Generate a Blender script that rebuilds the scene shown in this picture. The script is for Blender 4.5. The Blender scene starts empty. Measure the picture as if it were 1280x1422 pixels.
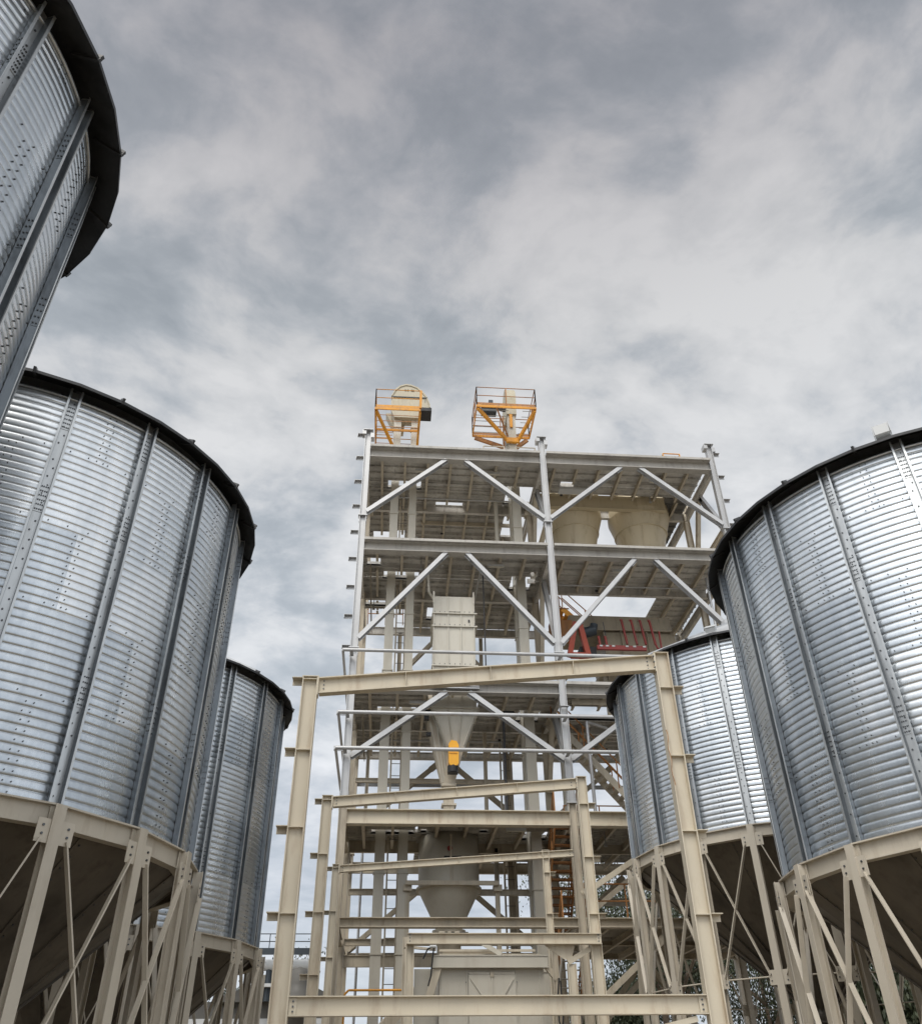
import bpy, bmesh, math, random
from mathutils import Vector, Matrix
random.seed(7)
rad = math.radians
sc = bpy.context.scene
COL = sc.collection

# ------------------------------------------------------------------ camera
cam_d = bpy.data.cameras.new('camera')
cam = bpy.data.objects.new('camera', cam_d); COL.objects.link(cam)
r = Vector((0.996767627594586, -0.07957597631819589, -0.011043576072377388))
u = Vector((-0.03664217322446819, -0.5726388256640482, 0.8189884776255939))
f = Vector((0.07149578813362734, 0.8159365412427033, 0.5737036804344607))
cam.matrix_world = Matrix(((r.x, u.x, -f.x, 0), (r.y, u.y, -f.y, 0), (r.z, u.z, -f.z, 1.6), (0, 0, 0, 1)))
cam_d.sensor_fit = 'HORIZONTAL'; cam_d.sensor_width = 36
cam_d.lens = 1175.476 / 1280 * 36
cam_d.clip_end = 5000
sc.camera = cam

# ------------------------------------------------------------------ sky and sun
SUN_EL, SUN_AZ = rad(52), rad(205)          # behind the camera, a little to the left, veiled by cloud
sdir = Vector((math.sin(SUN_AZ)*math.cos(SUN_EL), math.cos(SUN_AZ)*math.cos(SUN_EL), math.sin(SUN_EL)))
world = bpy.data.worlds.new('World'); sc.world = world
world.use_nodes = True
wt = world.node_tree; wt.nodes.clear()
def N(t, kind, **kw):
    n = t.nodes.new(kind)
    for k, v in kw.items():
        if k.startswith('i_'): n.inputs[int(k[2:])].default_value = v
        else: setattr(n, k, v)
    return n
def ramp(t, stops, interp='LINEAR'):
    n = t.nodes.new('ShaderNodeValToRGB'); cr = n.color_ramp; cr.interpolation = interp
    while len(cr.elements) < len(stops): cr.elements.new(.5)
    for e, (p, c) in zip(cr.elements, stops):
        e.position = p; e.color = (*c, 1) if len(c) == 3 else c
    return n
def math_n(t, op, a, b=None, clamp=False):
    n = t.nodes.new('ShaderNodeMath'); n.operation = op; n.use_clamp = clamp
    for i, v in enumerate((a, b)):
        if v is None: continue
        if isinstance(v, (int, float)): n.inputs[i].default_value = v
        else: t.links.new(v, n.inputs[i])
    return n.outputs[0]
L = wt.links.new
tc = N(wt, 'ShaderNodeTexCoord'); sep = N(wt, 'ShaderNodeSeparateXYZ'); L(tc.outputs['Generated'], sep.inputs[0])
zz = math_n(wt, 'MAXIMUM', math_n(wt, 'ADD', sep.outputs[2], .16), .05)
px = math_n(wt, 'DIVIDE', sep.outputs[0], zz); py = math_n(wt, 'DIVIDE', sep.outputs[1], zz)
cmb = N(wt, 'ShaderNodeCombineXYZ'); L(px, cmb.inputs[0]); L(py, cmb.inputs[1])
mp = N(wt, 'ShaderNodeMapping'); mp.inputs['Rotation'].default_value = (0, 0, rad(-24)); mp.inputs['Scale'].default_value = (1.0, 1.1, 1); mp.inputs['Location'].default_value = (5.4, 1.7, 0)
L(cmb.outputs[0], mp.inputs[0])
warp = N(wt, 'ShaderNodeTexNoise'); warp.inputs['Scale'].default_value = 1.6; warp.inputs['Detail'].default_value = 4; L(mp.outputs[0], warp.inputs[0])
vm = N(wt, 'ShaderNodeVectorMath', operation='MULTIPLY_ADD'); L(warp.outputs['Color'], vm.inputs[0]); vm.inputs[1].default_value = (.25, .25, .25); L(mp.outputs[0], vm.inputs[2])
n1 = N(wt, 'ShaderNodeTexNoise'); n1.inputs['Scale'].default_value = 1.35; n1.inputs['Detail'].default_value = 9; n1.inputs['Roughness'].default_value = .58; L(vm.outputs[0], n1.inputs[0])
n2 = N(wt, 'ShaderNodeTexNoise'); n2.inputs['Scale'].default_value = 4.2; n2.inputs['Detail'].default_value = 8; n2.inputs['Roughness'].default_value = .58; L(vm.outputs[0], n2.inputs[0])
n3 = N(wt, 'ShaderNodeTexNoise'); n3.inputs['Scale'].default_value = 9.0; n3.inputs['Detail'].default_value = 7; n3.inputs['Roughness'].default_value = .55; L(vm.outputs[0], n3.inputs[0])
mixn = math_n(wt, 'ADD', math_n(wt, 'MULTIPLY', n1.outputs[0], .38), math_n(wt, 'ADD', math_n(wt, 'MULTIPLY', n2.outputs[0], .40), math_n(wt, 'MULTIPLY', n3.outputs[0], .22)))
hz = ramp(wt, [(0, (.15,)*3), (.22, (.4,)*3), (.5, (1,)*3)]); L(sep.outputs[2], hz.inputs[0])
mixn = math_n(wt, 'ADD', math_n(wt, 'MULTIPLY', math_n(wt, 'SUBTRACT', mixn, .5), hz.outputs[0]), .505)
crc = ramp(wt, [(.41, (.29, .318, .345)), (.465, (.35, .378, .405)), (.5, (.43, .45, .472)), (.535, (.52, .53, .54)), (.59, (.60, .605, .61))])
L(mixn, crc.inputs[0])
# the cloud sheet thins towards the horizon and is thickest overhead; unseen sky behind the camera is brightened to light the fronts
elg = ramp(wt, [(0, (1.2, 1.24, 1.3)), (.2, (1.24, 1.26, 1.31)), (.4, (1.28, 1.29, 1.3)), (.58, (1.14, 1.14, 1.14)), (.72, (1.02, 1.01, 1.0)), (.82, (.85, .825, .825)), (.9, (.70, .67, .675)), (1, (.7, .7, .72))]); L(sep.outputs[2], elg.inputs[0])
bk = ramp(wt, [(0, (1.55, 1.55, 1.55)), (.42, (1.4, 1.4, 1.4)), (.55, (1, 1, 1))]); L(math_n(wt, 'MULTIPLY', math_n(wt, 'ADD', sep.outputs[1], 1.0), .5), bk.inputs[0])
m0 = N(wt, 'ShaderNodeMixRGB', blend_type='MULTIPLY'); m0.inputs[0].default_value = 1; L(elg.outputs[0], m0.inputs[1]); L(bk.outputs[0], m0.inputs[2])
m1 = N(wt, 'ShaderNodeMixRGB', blend_type='MULTIPLY'); m1.inputs[0].default_value = 1; L(crc.outputs[0], m1.inputs[1]); L(m0.outputs[0], m1.inputs[2])
dot = N(wt, 'ShaderNodeVectorMath', operation='DOT_PRODUCT'); L(tc.outputs['Generated'], dot.inputs[0]); dot.inputs[1].default_value = sdir
glow = ramp(wt, [(.0, (0, 0, 0)), (.5, (.5, .5, .5)), (1, (1.5, 1.45, 1.35))], 'EASE'); L(math_n(wt, 'MULTIPLY', math_n(wt, 'ADD', dot.outputs['Value'], -.5), 2.0), glow.inputs[0])  # glow added round the sun, out of view, to lift the front faces
m2 = N(wt, 'ShaderNodeMixRGB', blend_type='ADD'); m2.inputs[0].default_value = .85; L(m1.outputs[0], m2.inputs[1]); L(glow.outputs[0], m2.inputs[2])
sky = N(wt, 'ShaderNodeTexSky', sky_type='NISHITA', sun_disc=False, sun_elevation=SUN_EL, sun_rotation=SUN_AZ)
m3 = N(wt, 'ShaderNodeMixRGB', blend_type='ADD'); m3.inputs[0].default_value = .012; L(m2.outputs[0], m3.inputs[1]); L(sky.outputs[0], m3.inputs[2])
# cloud layer seen below the horizon line is never lit: the ground covers it
bg = N(wt, 'ShaderNodeBackground'); L(m3.outputs[0], bg.inputs[0]); bg.inputs[1].default_value = 1.08
wo = N(wt, 'ShaderNodeOutputWorld'); L(bg.outputs[0], wo.inputs[0])
sun_d = bpy.data.lights.new('sun', 'SUN'); sun_d.energy = 1.5; sun_d.angle = rad(25); sun_d.color = (1, .96, .9)
sun = bpy.data.objects.new('sun', sun_d); COL.objects.link(sun)
sun.rotation_euler = sdir.to_track_quat('Z', 'Y').to_euler(); sun.location = (0, -20, 40)
sc.view_settings.view_transform = 'Standard'; sc.view_settings.look = 'None'
sc.view_settings.exposure = 0.0; sc.view_settings.gamma = 1

# ------------------------------------------------------------------ materials
def new_mat(name):
    m = bpy.data.materials.new(name); m.use_nodes = True
    t = m.node_tree; return m, t, t.nodes['Principled BSDF']
def paint(name, col, rough=.45, metal=0., var=.12, scale=1.3, stain=None, stain_amt=.25, bump=.03):
    m, t, b = new_mat(name)
    tc = N(t, 'ShaderNodeTexCoord'); geo = N(t, 'ShaderNodeNewGeometry')
    n = N(t, 'ShaderNodeTexNoise'); n.inputs['Scale'].default_value = scale; n.inputs['Detail'].default_value = 7; n.inputs['Roughness'].default_value = .6
    mpn = N(t, 'ShaderNodeMapping'); mpn.inputs['Scale'].default_value = (1, 1, .35); t.links.new(geo.outputs['Position'], mpn.inputs[0]); t.links.new(mpn.outputs[0], n.inputs[0])
    lo = tuple(c*(1-var*1.5) for c in col); hi = tuple(min(1, c*(1+var)) for c in col)
    cr = ramp(t, [(.3, lo), (.5, col), (.72, hi)]); t.links.new(n.outputs[0], cr.inputs[0])
    out = cr.outputs[0]
    if stain:
        n3 = N(t, 'ShaderNodeTexNoise'); n3.inputs['Scale'].default_value = scale*4.5; n3.inputs['Detail'].default_value = 9; n3.inputs['Roughness'].default_value = .7
        mp2 = N(t, 'ShaderNodeMapping'); mp2.inputs['Scale'].default_value = (1, 1, .18); t.links.new(geo.outputs['Position'], mp2.inputs[0]); t.links.new(mp2.outputs[0], n3.inputs[0])
        sr = ramp(t, [(.52, (0, 0, 0)), (.75, (stain_amt,)*3)]); t.links.new(n3.outputs[0], sr.inputs[0])
        mx = N(t, 'ShaderNodeMixRGB'); t.links.new(sr.outputs[0], mx.inputs[0]); t.links.new(out, mx.inputs[1]); mx.inputs[2].default_value = (*stain, 1); out = mx.outputs[0]
    t.links.new(out, b.inputs['Base Color'])
    b.inputs['Metallic'].default_value = metal
    rr = ramp(t, [(.3, (rough*.8,)*3), (.7, (min(1, rough*1.25),)*3)]); t.links.new(n.outputs[0], rr.inputs[0]); t.links.new(rr.outputs[0], b.inputs['Roughness'])
    if bump:
        n4 = N(t, 'ShaderNodeTexNoise'); n4.inputs['Scale'].default_value = 30; n4.inputs['Detail'].default_value = 4; t.links.new(geo.outputs['Position'], n4.inputs[0])
        bp = N(t, 'ShaderNodeBump'); bp.inputs['Strength'].default_value = bump; bp.inputs['Distance'].default_value = .02; t.links.new(n4.outputs[0], bp.inputs['Height']); t.links.new(bp.outputs[0], b.inputs['Normal'])
    return m
def galv_wall(name, step):
    """corrugated galvanised sheets: every sheet differs a little in tone and gloss"""
    m, t, b = new_mat(name)
    tc = N(t, 'ShaderNodeTexCoord'); s = N(t, 'ShaderNodeSeparateXYZ'); t.links.new(tc.outputs['Object'], s.inputs[0])
    az = math_n(t, 'ARCTAN2', s.outputs[1], s.outputs[0])
    tier = math_n(t, 'FLOOR', math_n(t, 'DIVIDE', s.outputs[2], 1.275))
    pan = math_n(t, 'FLOOR', math_n(t, 'ADD', math_n(t, 'DIVIDE', az, 2*rad(step)), math_n(t, 'ADD', math_n(t, 'MULTIPLY', tier, .5), .75)))
    cv = N(t, 'ShaderNodeCombineXYZ'); t.links.new(pan, cv.inputs[0]); t.links.new(tier, cv.inputs[1])
    oi = N(t, 'ShaderNodeObjectInfo'); t.links.new(oi.outputs['Random'], cv.inputs[2])
    wn = N(t, 'ShaderNodeTexWhiteNoise', noise_dimensions='3D'); t.links.new(cv.outputs[0], wn.inputs[0])
    n = N(t, 'ShaderNodeTexNoise'); n.inputs['Scale'].default_value = 1.1; n.inputs['Detail'].default_value = 6; n.inputs['Roughness'].default_value = .6
    mpn = N(t, 'ShaderNodeMapping'); mpn.inputs['Scale'].default_value = (1, 1, .45); t.links.new(tc.outputs['Object'], mpn.inputs[0]); t.links.new(mpn.outputs[0], n.inputs[0])
    v = N(t, 'ShaderNodeTexVoronoi'); v.inputs['Scale'].default_value = 38; t.links.new(tc.outputs['Object'], v.inputs[0])
    ns = N(t, 'ShaderNodeTexNoise'); ns.inputs['Scale'].default_value = 5.5; ns.inputs['Detail'].default_value = 8; ns.inputs['Roughness'].default_value = .65
    mps = N(t, 'ShaderNodeMapping'); mps.inputs['Scale'].default_value = (1, 1, .09); t.links.new(tc.outputs['Object'], mps.inputs[0]); t.links.new(mps.outputs[0], ns.inputs[0])
    n_ = math_n(t, 'ADD', math_n(t, 'MULTIPLY', n.outputs[0], .55), math_n(t, 'MULTIPLY', ns.outputs[0], .45))
    mixv = math_n(t, 'ADD', math_n(t, 'MULTIPLY', wn.outputs[0], .24), math_n(t, 'ADD', math_n(t, 'MULTIPLY', n_, .70), math_n(t, 'MULTIPLY', v.outputs['Color'], .06)))
    cr = ramp(t, [(.3, (.42, .46, .50)), (.5, (.61, .645, .675)), (.66, (.78, .80, .815))]); t.links.new(mixv, cr.inputs[0])
    t.links.new(cr.outputs[0], b.inputs['Base Color'])
    b.inputs['Metallic'].default_value = .86
    rr = ramp(t, [(.3, (.40,)*3), (.65, (.22,)*3)]); t.links.new(n_, rr.inputs[0]); t.links.new(rr.outputs[0], b.inputs['Roughness'])
    bp = N(t, 'ShaderNodeBump'); bp.inputs['Strength'].default_value = .1; bp.inputs['Distance'].default_value = .05
    n5 = N(t, 'ShaderNodeTexNoise'); n5.inputs['Scale'].default_value = 2.2; n5.inputs['Detail'].default_value = 3; t.links.new(tc.outputs['Object'], n5.inputs[0])
    t.links.new(n5.outputs[0], bp.inputs['Height']); t.links.new(bp.outputs[0], b.inputs['Normal'])
    return m
M = {}
M['wall20'] = galv_wall('corrugated galvanised steel', 18)
M['wall18'] = galv_wall('corrugated galvanised steel near', 20)
M['stiff'] = paint('galvanised stiffener', (.50, .515, .52), .34, .8, .2, 2.2, (.16, .14, .11), .3)
M['flank'] = paint('flange steel with painted shade', (.17, .19, .21), .42, .65, .35, 3, (.05, .05, .05), .5)  # darker than the stiffener: paints the shade and reflections on its sides
M['galv'] = paint('galvanised structural steel', (.45, .45, .45), .42, .45, .1, 1.5, (.25, .23, .2), .25)
M['bolt'] = paint('dark bolt', (.10, .105, .11), .35, .7, .1, 3, bump=0)
M['roof'] = paint('galvanised roof sheet', (.5, .51, .52), .5, .4, .1)
M['under'] = paint('eave underside with painted shade', (.045, .046, .048), .5, .3, .35, 2.5, (.1, .1, .1), .4)  # galvanised sheet too; the near-black colour paints the shade below the eave
M['beige'] = paint('beige structural paint', (.56, .50, .39), .46, 0, .09, .9, (.27, .17, .09), .6)
M['legs'] = paint('pale leg paint', (.51, .462, .38), .5, 0, .07, 1.1, (.26, .2, .13), .4)
M['head'] = paint('cream elevator head', (.44, .395, .29), .45, 0, .12, 1.5, (.2, .15, .09), .6)
M['machine'] = paint('machine paint with painted shade', (.27, .23, .165), .55, 0, .18, 1.2, (.12, .09, .06), .7)  # base colour darkened to paint the shade under the deck above
M['beige_worn'] = paint('beige paint weathered', (.47, .415, .325), .5, 0, .14, 1.2, (.15, .10, .06), .6)
M['panel'] = paint('pale beige casing', (.49, .46, .39), .42, 0, .06, .8, (.28, .22, .15), .3)
M['beam_dark'] = paint('grey brown floor beam', (.40, .38, .345), .5, 0, .12, 1.2, (.1, .08, .06), .5)
M['deck'] = paint('deck steel', (.54, .515, .47), .6, 0, .18, 1.6, (.11, .085, .06), .7)
M['grate'] = paint('grating steel', (.2, .19, .17), .6, .2, .15, 3)
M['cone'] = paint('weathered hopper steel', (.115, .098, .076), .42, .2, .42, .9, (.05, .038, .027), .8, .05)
M['cyclone'] = paint('ochre beige steel', (.50, .425, .29), .45, 0, .08, .8, (.2, .14, .08), .5)
M['orange'] = paint('orange paint', (.62, .27, .018), .5, 0, .2, 2, (.18, .07, .03), .75)
M['rust'] = paint('rust orange paint', (.36, .16, .05), .6, 0, .25, 2, (.08, .04, .02), .7)
M['amber'] = paint('amber plastic cover', (.85, .40, .012), .35, 0, .04, 1)
M['red'] = paint('red paint', (.22, .02, .014), .4, 0, .12, 2)
M['vermilion'] = paint('vermilion paint', (.30, .04, .014), .5, 0, .12, 2)
M['black'] = paint('black rubber', (.018, .018, .02), .6, 0, .1, 2)
M['blue'] = paint('blue sticker', (.04, .16, .42), .4, 0, .05, 2, bump=0)
M['white'] = paint('white sheet', (.52, .53, .53), .5, 0, .06, 1)
M['bark'] = paint('bark', (.16, .12, .085), .85, 0, .3, 3)
M['shed'] = paint('grey shed sheet', (.10, .095, .085), .6, 0, .12, .8)
M['motor'] = paint('dark motor', (.035, .045, .055), .45, .2, .15, 3)
def leaf_mat(name, a, bcol):
    m, t, b = new_mat(name)
    geo = N(t, 'ShaderNodeNewGeometry')
    cr = ramp(t, [(0, a), (1, bcol)]); t.links.new(geo.outputs['Random Per Island'], cr.inputs[0]); t.links.new(cr.outputs[0], b.inputs['Base Color'])
    b.inputs['Roughness'].default_value = .6
    return m
M['leaf'] = leaf_mat('eucalyptus leaf', (.03, .04, .02), (.075, .09, .045))
def ground_mat():
    m, t, b = new_mat('gravel ground')
    geo = N(t, 'ShaderNodeNewGeometry')
    n = N(t, 'ShaderNodeTexNoise'); n.inputs['Scale'].default_value = .35; n.inputs['Detail'].default_value = 10; t.links.new(geo.outputs['Position'], n.inputs[0])
    v = N(t, 'ShaderNodeTexVoronoi'); v.inputs['Scale'].default_value = 24; t.links.new(geo.outputs['Position'], v.inputs[0])
    cr = ramp(t, [(.3, (.22, .185, .14)), (.7, (.36, .31, .24))]); t.links.new(n.outputs[0], cr.inputs[0])
    mx = N(t, 'ShaderNodeMixRGB', blend_type='MULTIPLY'); mx.inputs[0].default_value = .25; t.links.new(cr.outputs[0], mx.inputs[1]); t.links.new(v.outputs['Color'], mx.inputs[2])
    t.links.new(mx.outputs[0], b.inputs['Base Color']); b.inputs['Roughness'].default_value = .95
    return m
M['ground'] = ground_mat()

# ------------------------------------------------------------------ mesh builder
class MB:
    def __init__(s): s.v = []; s.f = []; s.m = []; s.mats = []; s.sm = []
    def mi(s, name):
        if name not in s.mats: s.mats.append(name)
        return s.mats.index(name)
    def add(s, vs, fs, mat, smooth=False):
        o = len(s.v); k = s.mi(mat); s.v.extend([tuple(x) for x in vs])
        for fc in fs: s.f.append(tuple(o+i for i in fc)); s.m.append(k); s.sm.append(smooth)
    def prism(s, prof, p0, p1, right, up, mat, smooth=False, prof1=None):
        p0 = Vector(p0); p1 = Vector(p1); n = len(prof); prof1 = prof1 or prof
        vs = [p0+right*a+up*b for a, b in prof]+[p1+right*a+up*b for a, b in prof1]
        fs = [(i, (i+1) % n, n+(i+1) % n, n+i) for i in range(n)]+[tuple(range(n-1, -1, -1)), tuple(range(n, 2*n))]
        s.add(vs, fs, mat, smooth)
    def frame(s, p0, p1, up):
        d = (Vector(p1)-Vector(p0)).normalized(); upv = Vector(up)
        rt = d.cross(upv)
        if rt.length < 1e-4: rt = d.cross(Vector((1, 0, 0)))
        rt.normalize(); return rt, rt.cross(d).normalized()
    def bar(s, p0, p1, w, h, mat, up=(0, 0, 1)):
        rt, uv = s.frame(p0, p1, up); w /= 2; h /= 2
        s.prism([(-w, -h), (w, -h), (w, h), (-w, h)], p0, p1, rt, uv, mat)
    def ibeam(s, p0, p1, h, b, mat, up=(0, 0, 1), tf=.022, tw=.016):
        rt, uv = s.frame(p0, p1, up); H = h/2; B = b/2; t = tw/2
        s.prism([(-B, -H), (B, -H), (B, -H+tf), (t, -H+tf), (t, H-tf), (B, H-tf), (B, H), (-B, H), (-B, H-tf), (-t, H-tf), (-t, -H+tf), (-B, -H+tf)], p0, p1, rt, uv, mat)
    def channel(s, p0, p1, h, b, mat, up=(0, 0, 1), t=.012):
        rt, uv = s.frame(p0, p1, up); H = h/2
        s.prism([(0, -H), (b, -H), (b, -H+t), (t, -H+t), (t, H-t), (b, H-t), (b, H), (0, H)], p0, p1, rt, uv, mat)
    def tube(s, p0, p1, r0, mat, r1=None, n=10, up=(0, 0, 1)):
        rt, uv = s.frame(p0, p1, up); r1 = r0 if r1 is None else r1
        pr = [(math.cos(2*math.pi*i/n)*r0, math.sin(2*math.pi*i/n)*r0) for i in range(n)]
        pr1 = [(math.cos(2*math.pi*i/n)*r1, math.sin(2*math.pi*i/n)*r1) for i in range(n)]
        p0 = Vector(p0); p1 = Vector(p1)
        vs = [p0+rt*a+uv*b for a, b in pr]+[p1+rt*a+uv*b for a, b in pr1]
        s.add(vs, [(i, (i+1) % n, n+(i+1) % n, n+i) for i in range(n)], mat, True)
        s.add(vs[:n], [tuple(range(n-1, -1, -1))], mat); s.add(vs[n:], [tuple(range(n))], mat)
    def path(s, pts, r0, mat, n=8):
        for a, b in zip(pts[:-1], pts[1:]): s.tube(a, b, r0, mat, n=n)
    def box(s, x0, x1, y0, y1, z0, z1, mat):
        vs = [(x, y, z) for z in (z0, z1) for y in (y0, y1) for x in (x0, x1)]
        s.add(vs, [(0, 2, 3, 1), (4, 5, 7, 6), (0, 1, 5, 4), (2, 6, 7, 3), (0, 4, 6, 2), (1, 3, 7, 5)], mat)
    def frustum(s, a, b, z0, z1, mat):      # a,b = (x0,x1,y0,y1) at z0 and z1
        vs = [(x, y, z0) for y in a[2:] for x in a[:2]]+[(x, y, z1) for y in b[2:] for x in b[:2]]
        s.add(vs, [(0, 2, 3, 1), (4, 5, 7, 6), (0, 1, 5, 4), (2, 6, 7, 3), (0, 4, 6, 2), (1, 3, 7, 5)], mat)
    def lathe(s, c, prof, mat, n=48, caps=False):    # prof = [(r,z)...]
        cx, cy = c; vs = []
        for rr, z in prof:
            for i in range(n):
                a = 2*math.pi*i/n; vs.append((cx+rr*math.cos(a), cy+rr*math.sin(a), z))
        fs = [(j*n+i, j*n+(i+1) % n, (j+1)*n+(i+1) % n, (j+1)*n+i) for j in range(len(prof)-1) for i in range(n)]
        s.add(vs, fs, mat, True)
        if caps:
            s.add(vs[:n], [tuple(range(n-1, -1, -1))], mat); s.add(vs[-n:], [tuple(range(n))], mat)
    def bolt(s, p, nrm, r0=.016, h=.014, mat='bolt'):
        nrm = Vector(nrm).normalized(); a = Vector((0, 0, 1)) if abs(nrm.z) < .9 else Vector((1, 0, 0))
        rt = nrm.cross(a).normalized(); uv = nrm.cross(rt); p = Vector(p)
        vs = []
        for hh in (-.004, h):
            for i in range(6):
                t = math.pi*i/3; vs.append(p+nrm*hh+rt*math.cos(t)*r0+uv*math.sin(t)*r0)
        s.add(vs, [(i, (i+1) % 6, 6+(i+1) % 6, 6+i) for i in range(6)]+[tuple(range(6, 12))], mat)
    def mesh(s, name):
        me = bpy.data.meshes.new(name); me.from_pydata(s.v, [], s.f)
        for k in s.mats: me.materials.append(M[k])
        me.polygons.foreach_set('material_index', s.m); me.polygons.foreach_set('use_smooth', s.sm)
        bm = bmesh.new(); bm.from_mesh(me); bmesh.ops.recalc_face_normals(bm, faces=bm.faces); bm.to_mesh(me); bm.free()
        return me
    def obj(s, name, parent=None, loc=None):
        o = bpy.data.objects.new(name, s.mesh(name)); COL.objects.link(o)
        if parent: o.parent = parent
        if loc: o.location = loc
        return o
def rel(parent, o):       # meshes written in world coordinates go under an empty that stands at its base
    o.parent = parent; o.matrix_parent_inverse = Matrix.Translation(-Vector(parent.location)); return o
def thing(name, label, cat, loc=(0, 0, 0), group=None):
    o = bpy.data.objects.new(name, None); COL.objects.link(o); o.location = loc
    o.empty_display_size = .3
    o['label'] = label; o['category'] = cat
    if group: o['group'] = group
    return o
def part(root, name, mb, sub=None):
    o = mb.obj(name); par = sub or root
    o.parent = par
    if sub is None: o.matrix_parent_inverse = Matrix.Translation(-Vector(root.location))
    return o
def tag(o, label, cat, group=None):
    o['label'] = label; o['category'] = cat
    if group: o['group'] = group
    return o

# ------------------------------------------------------------------ ground
g = MB(); g.box(-1500, 1500, -600, 2500, -.6, 0, 'ground'); go = g.obj('ground'); go['kind'] = 'structure'

# ------------------------------------------------------------------ silos
TIER = 1.275; PITCH = .1275
def circ(rr, a, z): return (rr*math.cos(a), rr*math.sin(a), z)
def make_silo(label, R, zr, zt, NS, loc, rot, cone_z, wallmat, group='hopper silos standing in two rows', vent_az=None, rp=30):  # rp: roof pitch
    root = thing('grain_silo', label, 'silo', loc, group); root.rotation_euler = (0, 0, rot)
    step = 2*math.pi/NS; H = zt-zr
    # wall: real horizontal corrugations, sheets seamed with rows of bolts
    w = MB(); na = NS*8; vs = []; zl_ = []
    for c in range(int(round(H/PITCH))):
        zl_ += [(c+q)*PITCH for q in (0, .05, .11, .19, .32, .5, .68, .81, .89, .95)]
    zl_.append(int(round(H/PITCH))*PITCH); rows = len(zl_)-1
    for z in zl_:
        v_ = 1-abs(math.sin(math.pi*((z/PITCH) % 1.0)))
        rr = R-.015*v_**3.0-.002*v_
        for i in range(na): vs.append(circ(rr, 2*math.pi*i/na, z))
    w.add(vs, [(j*na+i, j*na+(i+1) % na, (j+1)*na+(i+1) % na, (j+1)*na+i) for j in range(rows) for i in range(na)], wallmat, True)
    w.lathe((0, 0), [(R+.004, H-.03), (R+.03, H-.03), (R+.03, H+.01), (R-.02, H+.02)], 'stiff', n=na)
    nt = int(math.ceil(H/TIER))
    for t in range(nt):
        for k in range(NS):
            am = (k+.5)*step
            if (k+t) % 2 == 0:
                for q in range(10):
                    z = t*TIER+(q+.5)*PITCH+random.uniform(-.006, .006)
                    if z > H-.05: break
                    for da in (-.052, .052):
                        a = am+da/R*1.0+.004*(q % 2)
                        w.bolt(circ(R-.004, a, z), (math.cos(a), math.sin(a), 0), .0095, .02)
            if t:
                for q in (-.36, -.14, .1, .34):
                    a = am+q*step; z = t*TIER+.5*PITCH*.98
                    w.bolt(circ(R-.004, a, z), (math.cos(a), math.sin(a), 0), .0095, .02)
    w.obj('wall', root, (0, 0, zr))
    # roof with open eave: underside sheet coloured dark for its shade, ribs that poke past the edge
    over = .31 if R > 3.5 else .38; ez = zt+.11; pitch = math.tan(rad(rp))
    rf = MB(); Re = R+over; top = ez+(Re-.45)*pitch
    seg = NS*2; vs = []
    for rr, z in ((Re, ez), (.45, top)):
        for i in range(seg): vs.append(circ(rr, step*i/2, z))
    rf.add(vs, [(i, (i+1) % seg, seg+(i+1) % seg, seg+i) for i in range(seg)], 'roof')
    vs = []
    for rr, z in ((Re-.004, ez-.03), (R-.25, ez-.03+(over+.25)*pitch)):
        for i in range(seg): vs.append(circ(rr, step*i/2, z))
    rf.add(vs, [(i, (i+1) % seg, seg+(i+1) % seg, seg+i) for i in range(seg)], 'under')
    vs = []
    for rr, z in ((Re+.002, ez+.002), (Re-.002, ez-.05)):
        for i in range(seg): vs.append(circ(rr, step*i/2, z))
    rf.add(vs, [(i, (i+1) % seg, seg+(i+1) % seg, seg+i) for i in range(seg)], 'under')
    rf.lathe((0, 0), [(.46, top-.02), (.46, top+.18), (.3, top+.26), (.02, top+.3)], 'roof', n=24)
    for k in range(NS):
        for q, mat in ((.5, 'under'),):
            a = (k+q)*step
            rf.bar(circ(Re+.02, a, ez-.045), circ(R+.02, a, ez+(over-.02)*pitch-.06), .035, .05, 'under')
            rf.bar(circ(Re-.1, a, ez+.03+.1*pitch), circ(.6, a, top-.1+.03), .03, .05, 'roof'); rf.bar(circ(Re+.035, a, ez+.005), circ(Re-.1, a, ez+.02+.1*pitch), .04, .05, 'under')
    rfo = rf.obj('roof', root)
    if vent_az is not None:
        vb = MB(); a = vent_az-rot; c, s = math.cos(a), math.sin(a)
        p = Vector((c*(Re-.25), s*(Re-.25), ez+.26)); q = Vector((c*(Re-.02), s*(Re-.02), ez+.1))
        vb.bar(p, q, .26, .12, 'white', up=(0, 0, 1)); vb.bar(p+Vector((0, 0, .08)), q+Vector((c*.04, s*.04, .07)), .3, .015, 'white')
        vb.obj('roof_vent', root)
    # ring beam: straight lengths between stiffeners, top flange proud of the web
    rb = MB()
    for k in range(NS):
        a0, a1 = k*step, (k+1)*step
        p = lambda rr, a, z: Vector(circ(rr, a, z))
        ch = [(R-.06, zr-.002), (R+.20, zr-.002), (R+.20, zr-.024), (R+.125, zr-.024), (R+.125, zr-.25), (R+.16, zr-.25), (R+.16, zr-.27), (R-.0, zr-.27), (R-.0, zr-.25), (R+.105, zr-.25), (R+.105, zr-.024), (R-.06, zr-.024)]
        n = len(ch); vs = [p(rr, a0+.0005, z) for rr, z in ch]+[p(rr, a1-.0005, z) for rr, z in ch]
        rb.add(vs, [(i, (i+1) % n, n+(i+1) % n, n+i) for i in range(n)]+[tuple(range(n)), tuple(range(2*n-1, n-1, -1))], 'legs')
    rb.obj('ring_beam', root)
    # hopper cone
    cn = MB(); zc0 = zr-.06; rc = R+.04; vs = []; nr = 10
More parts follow.
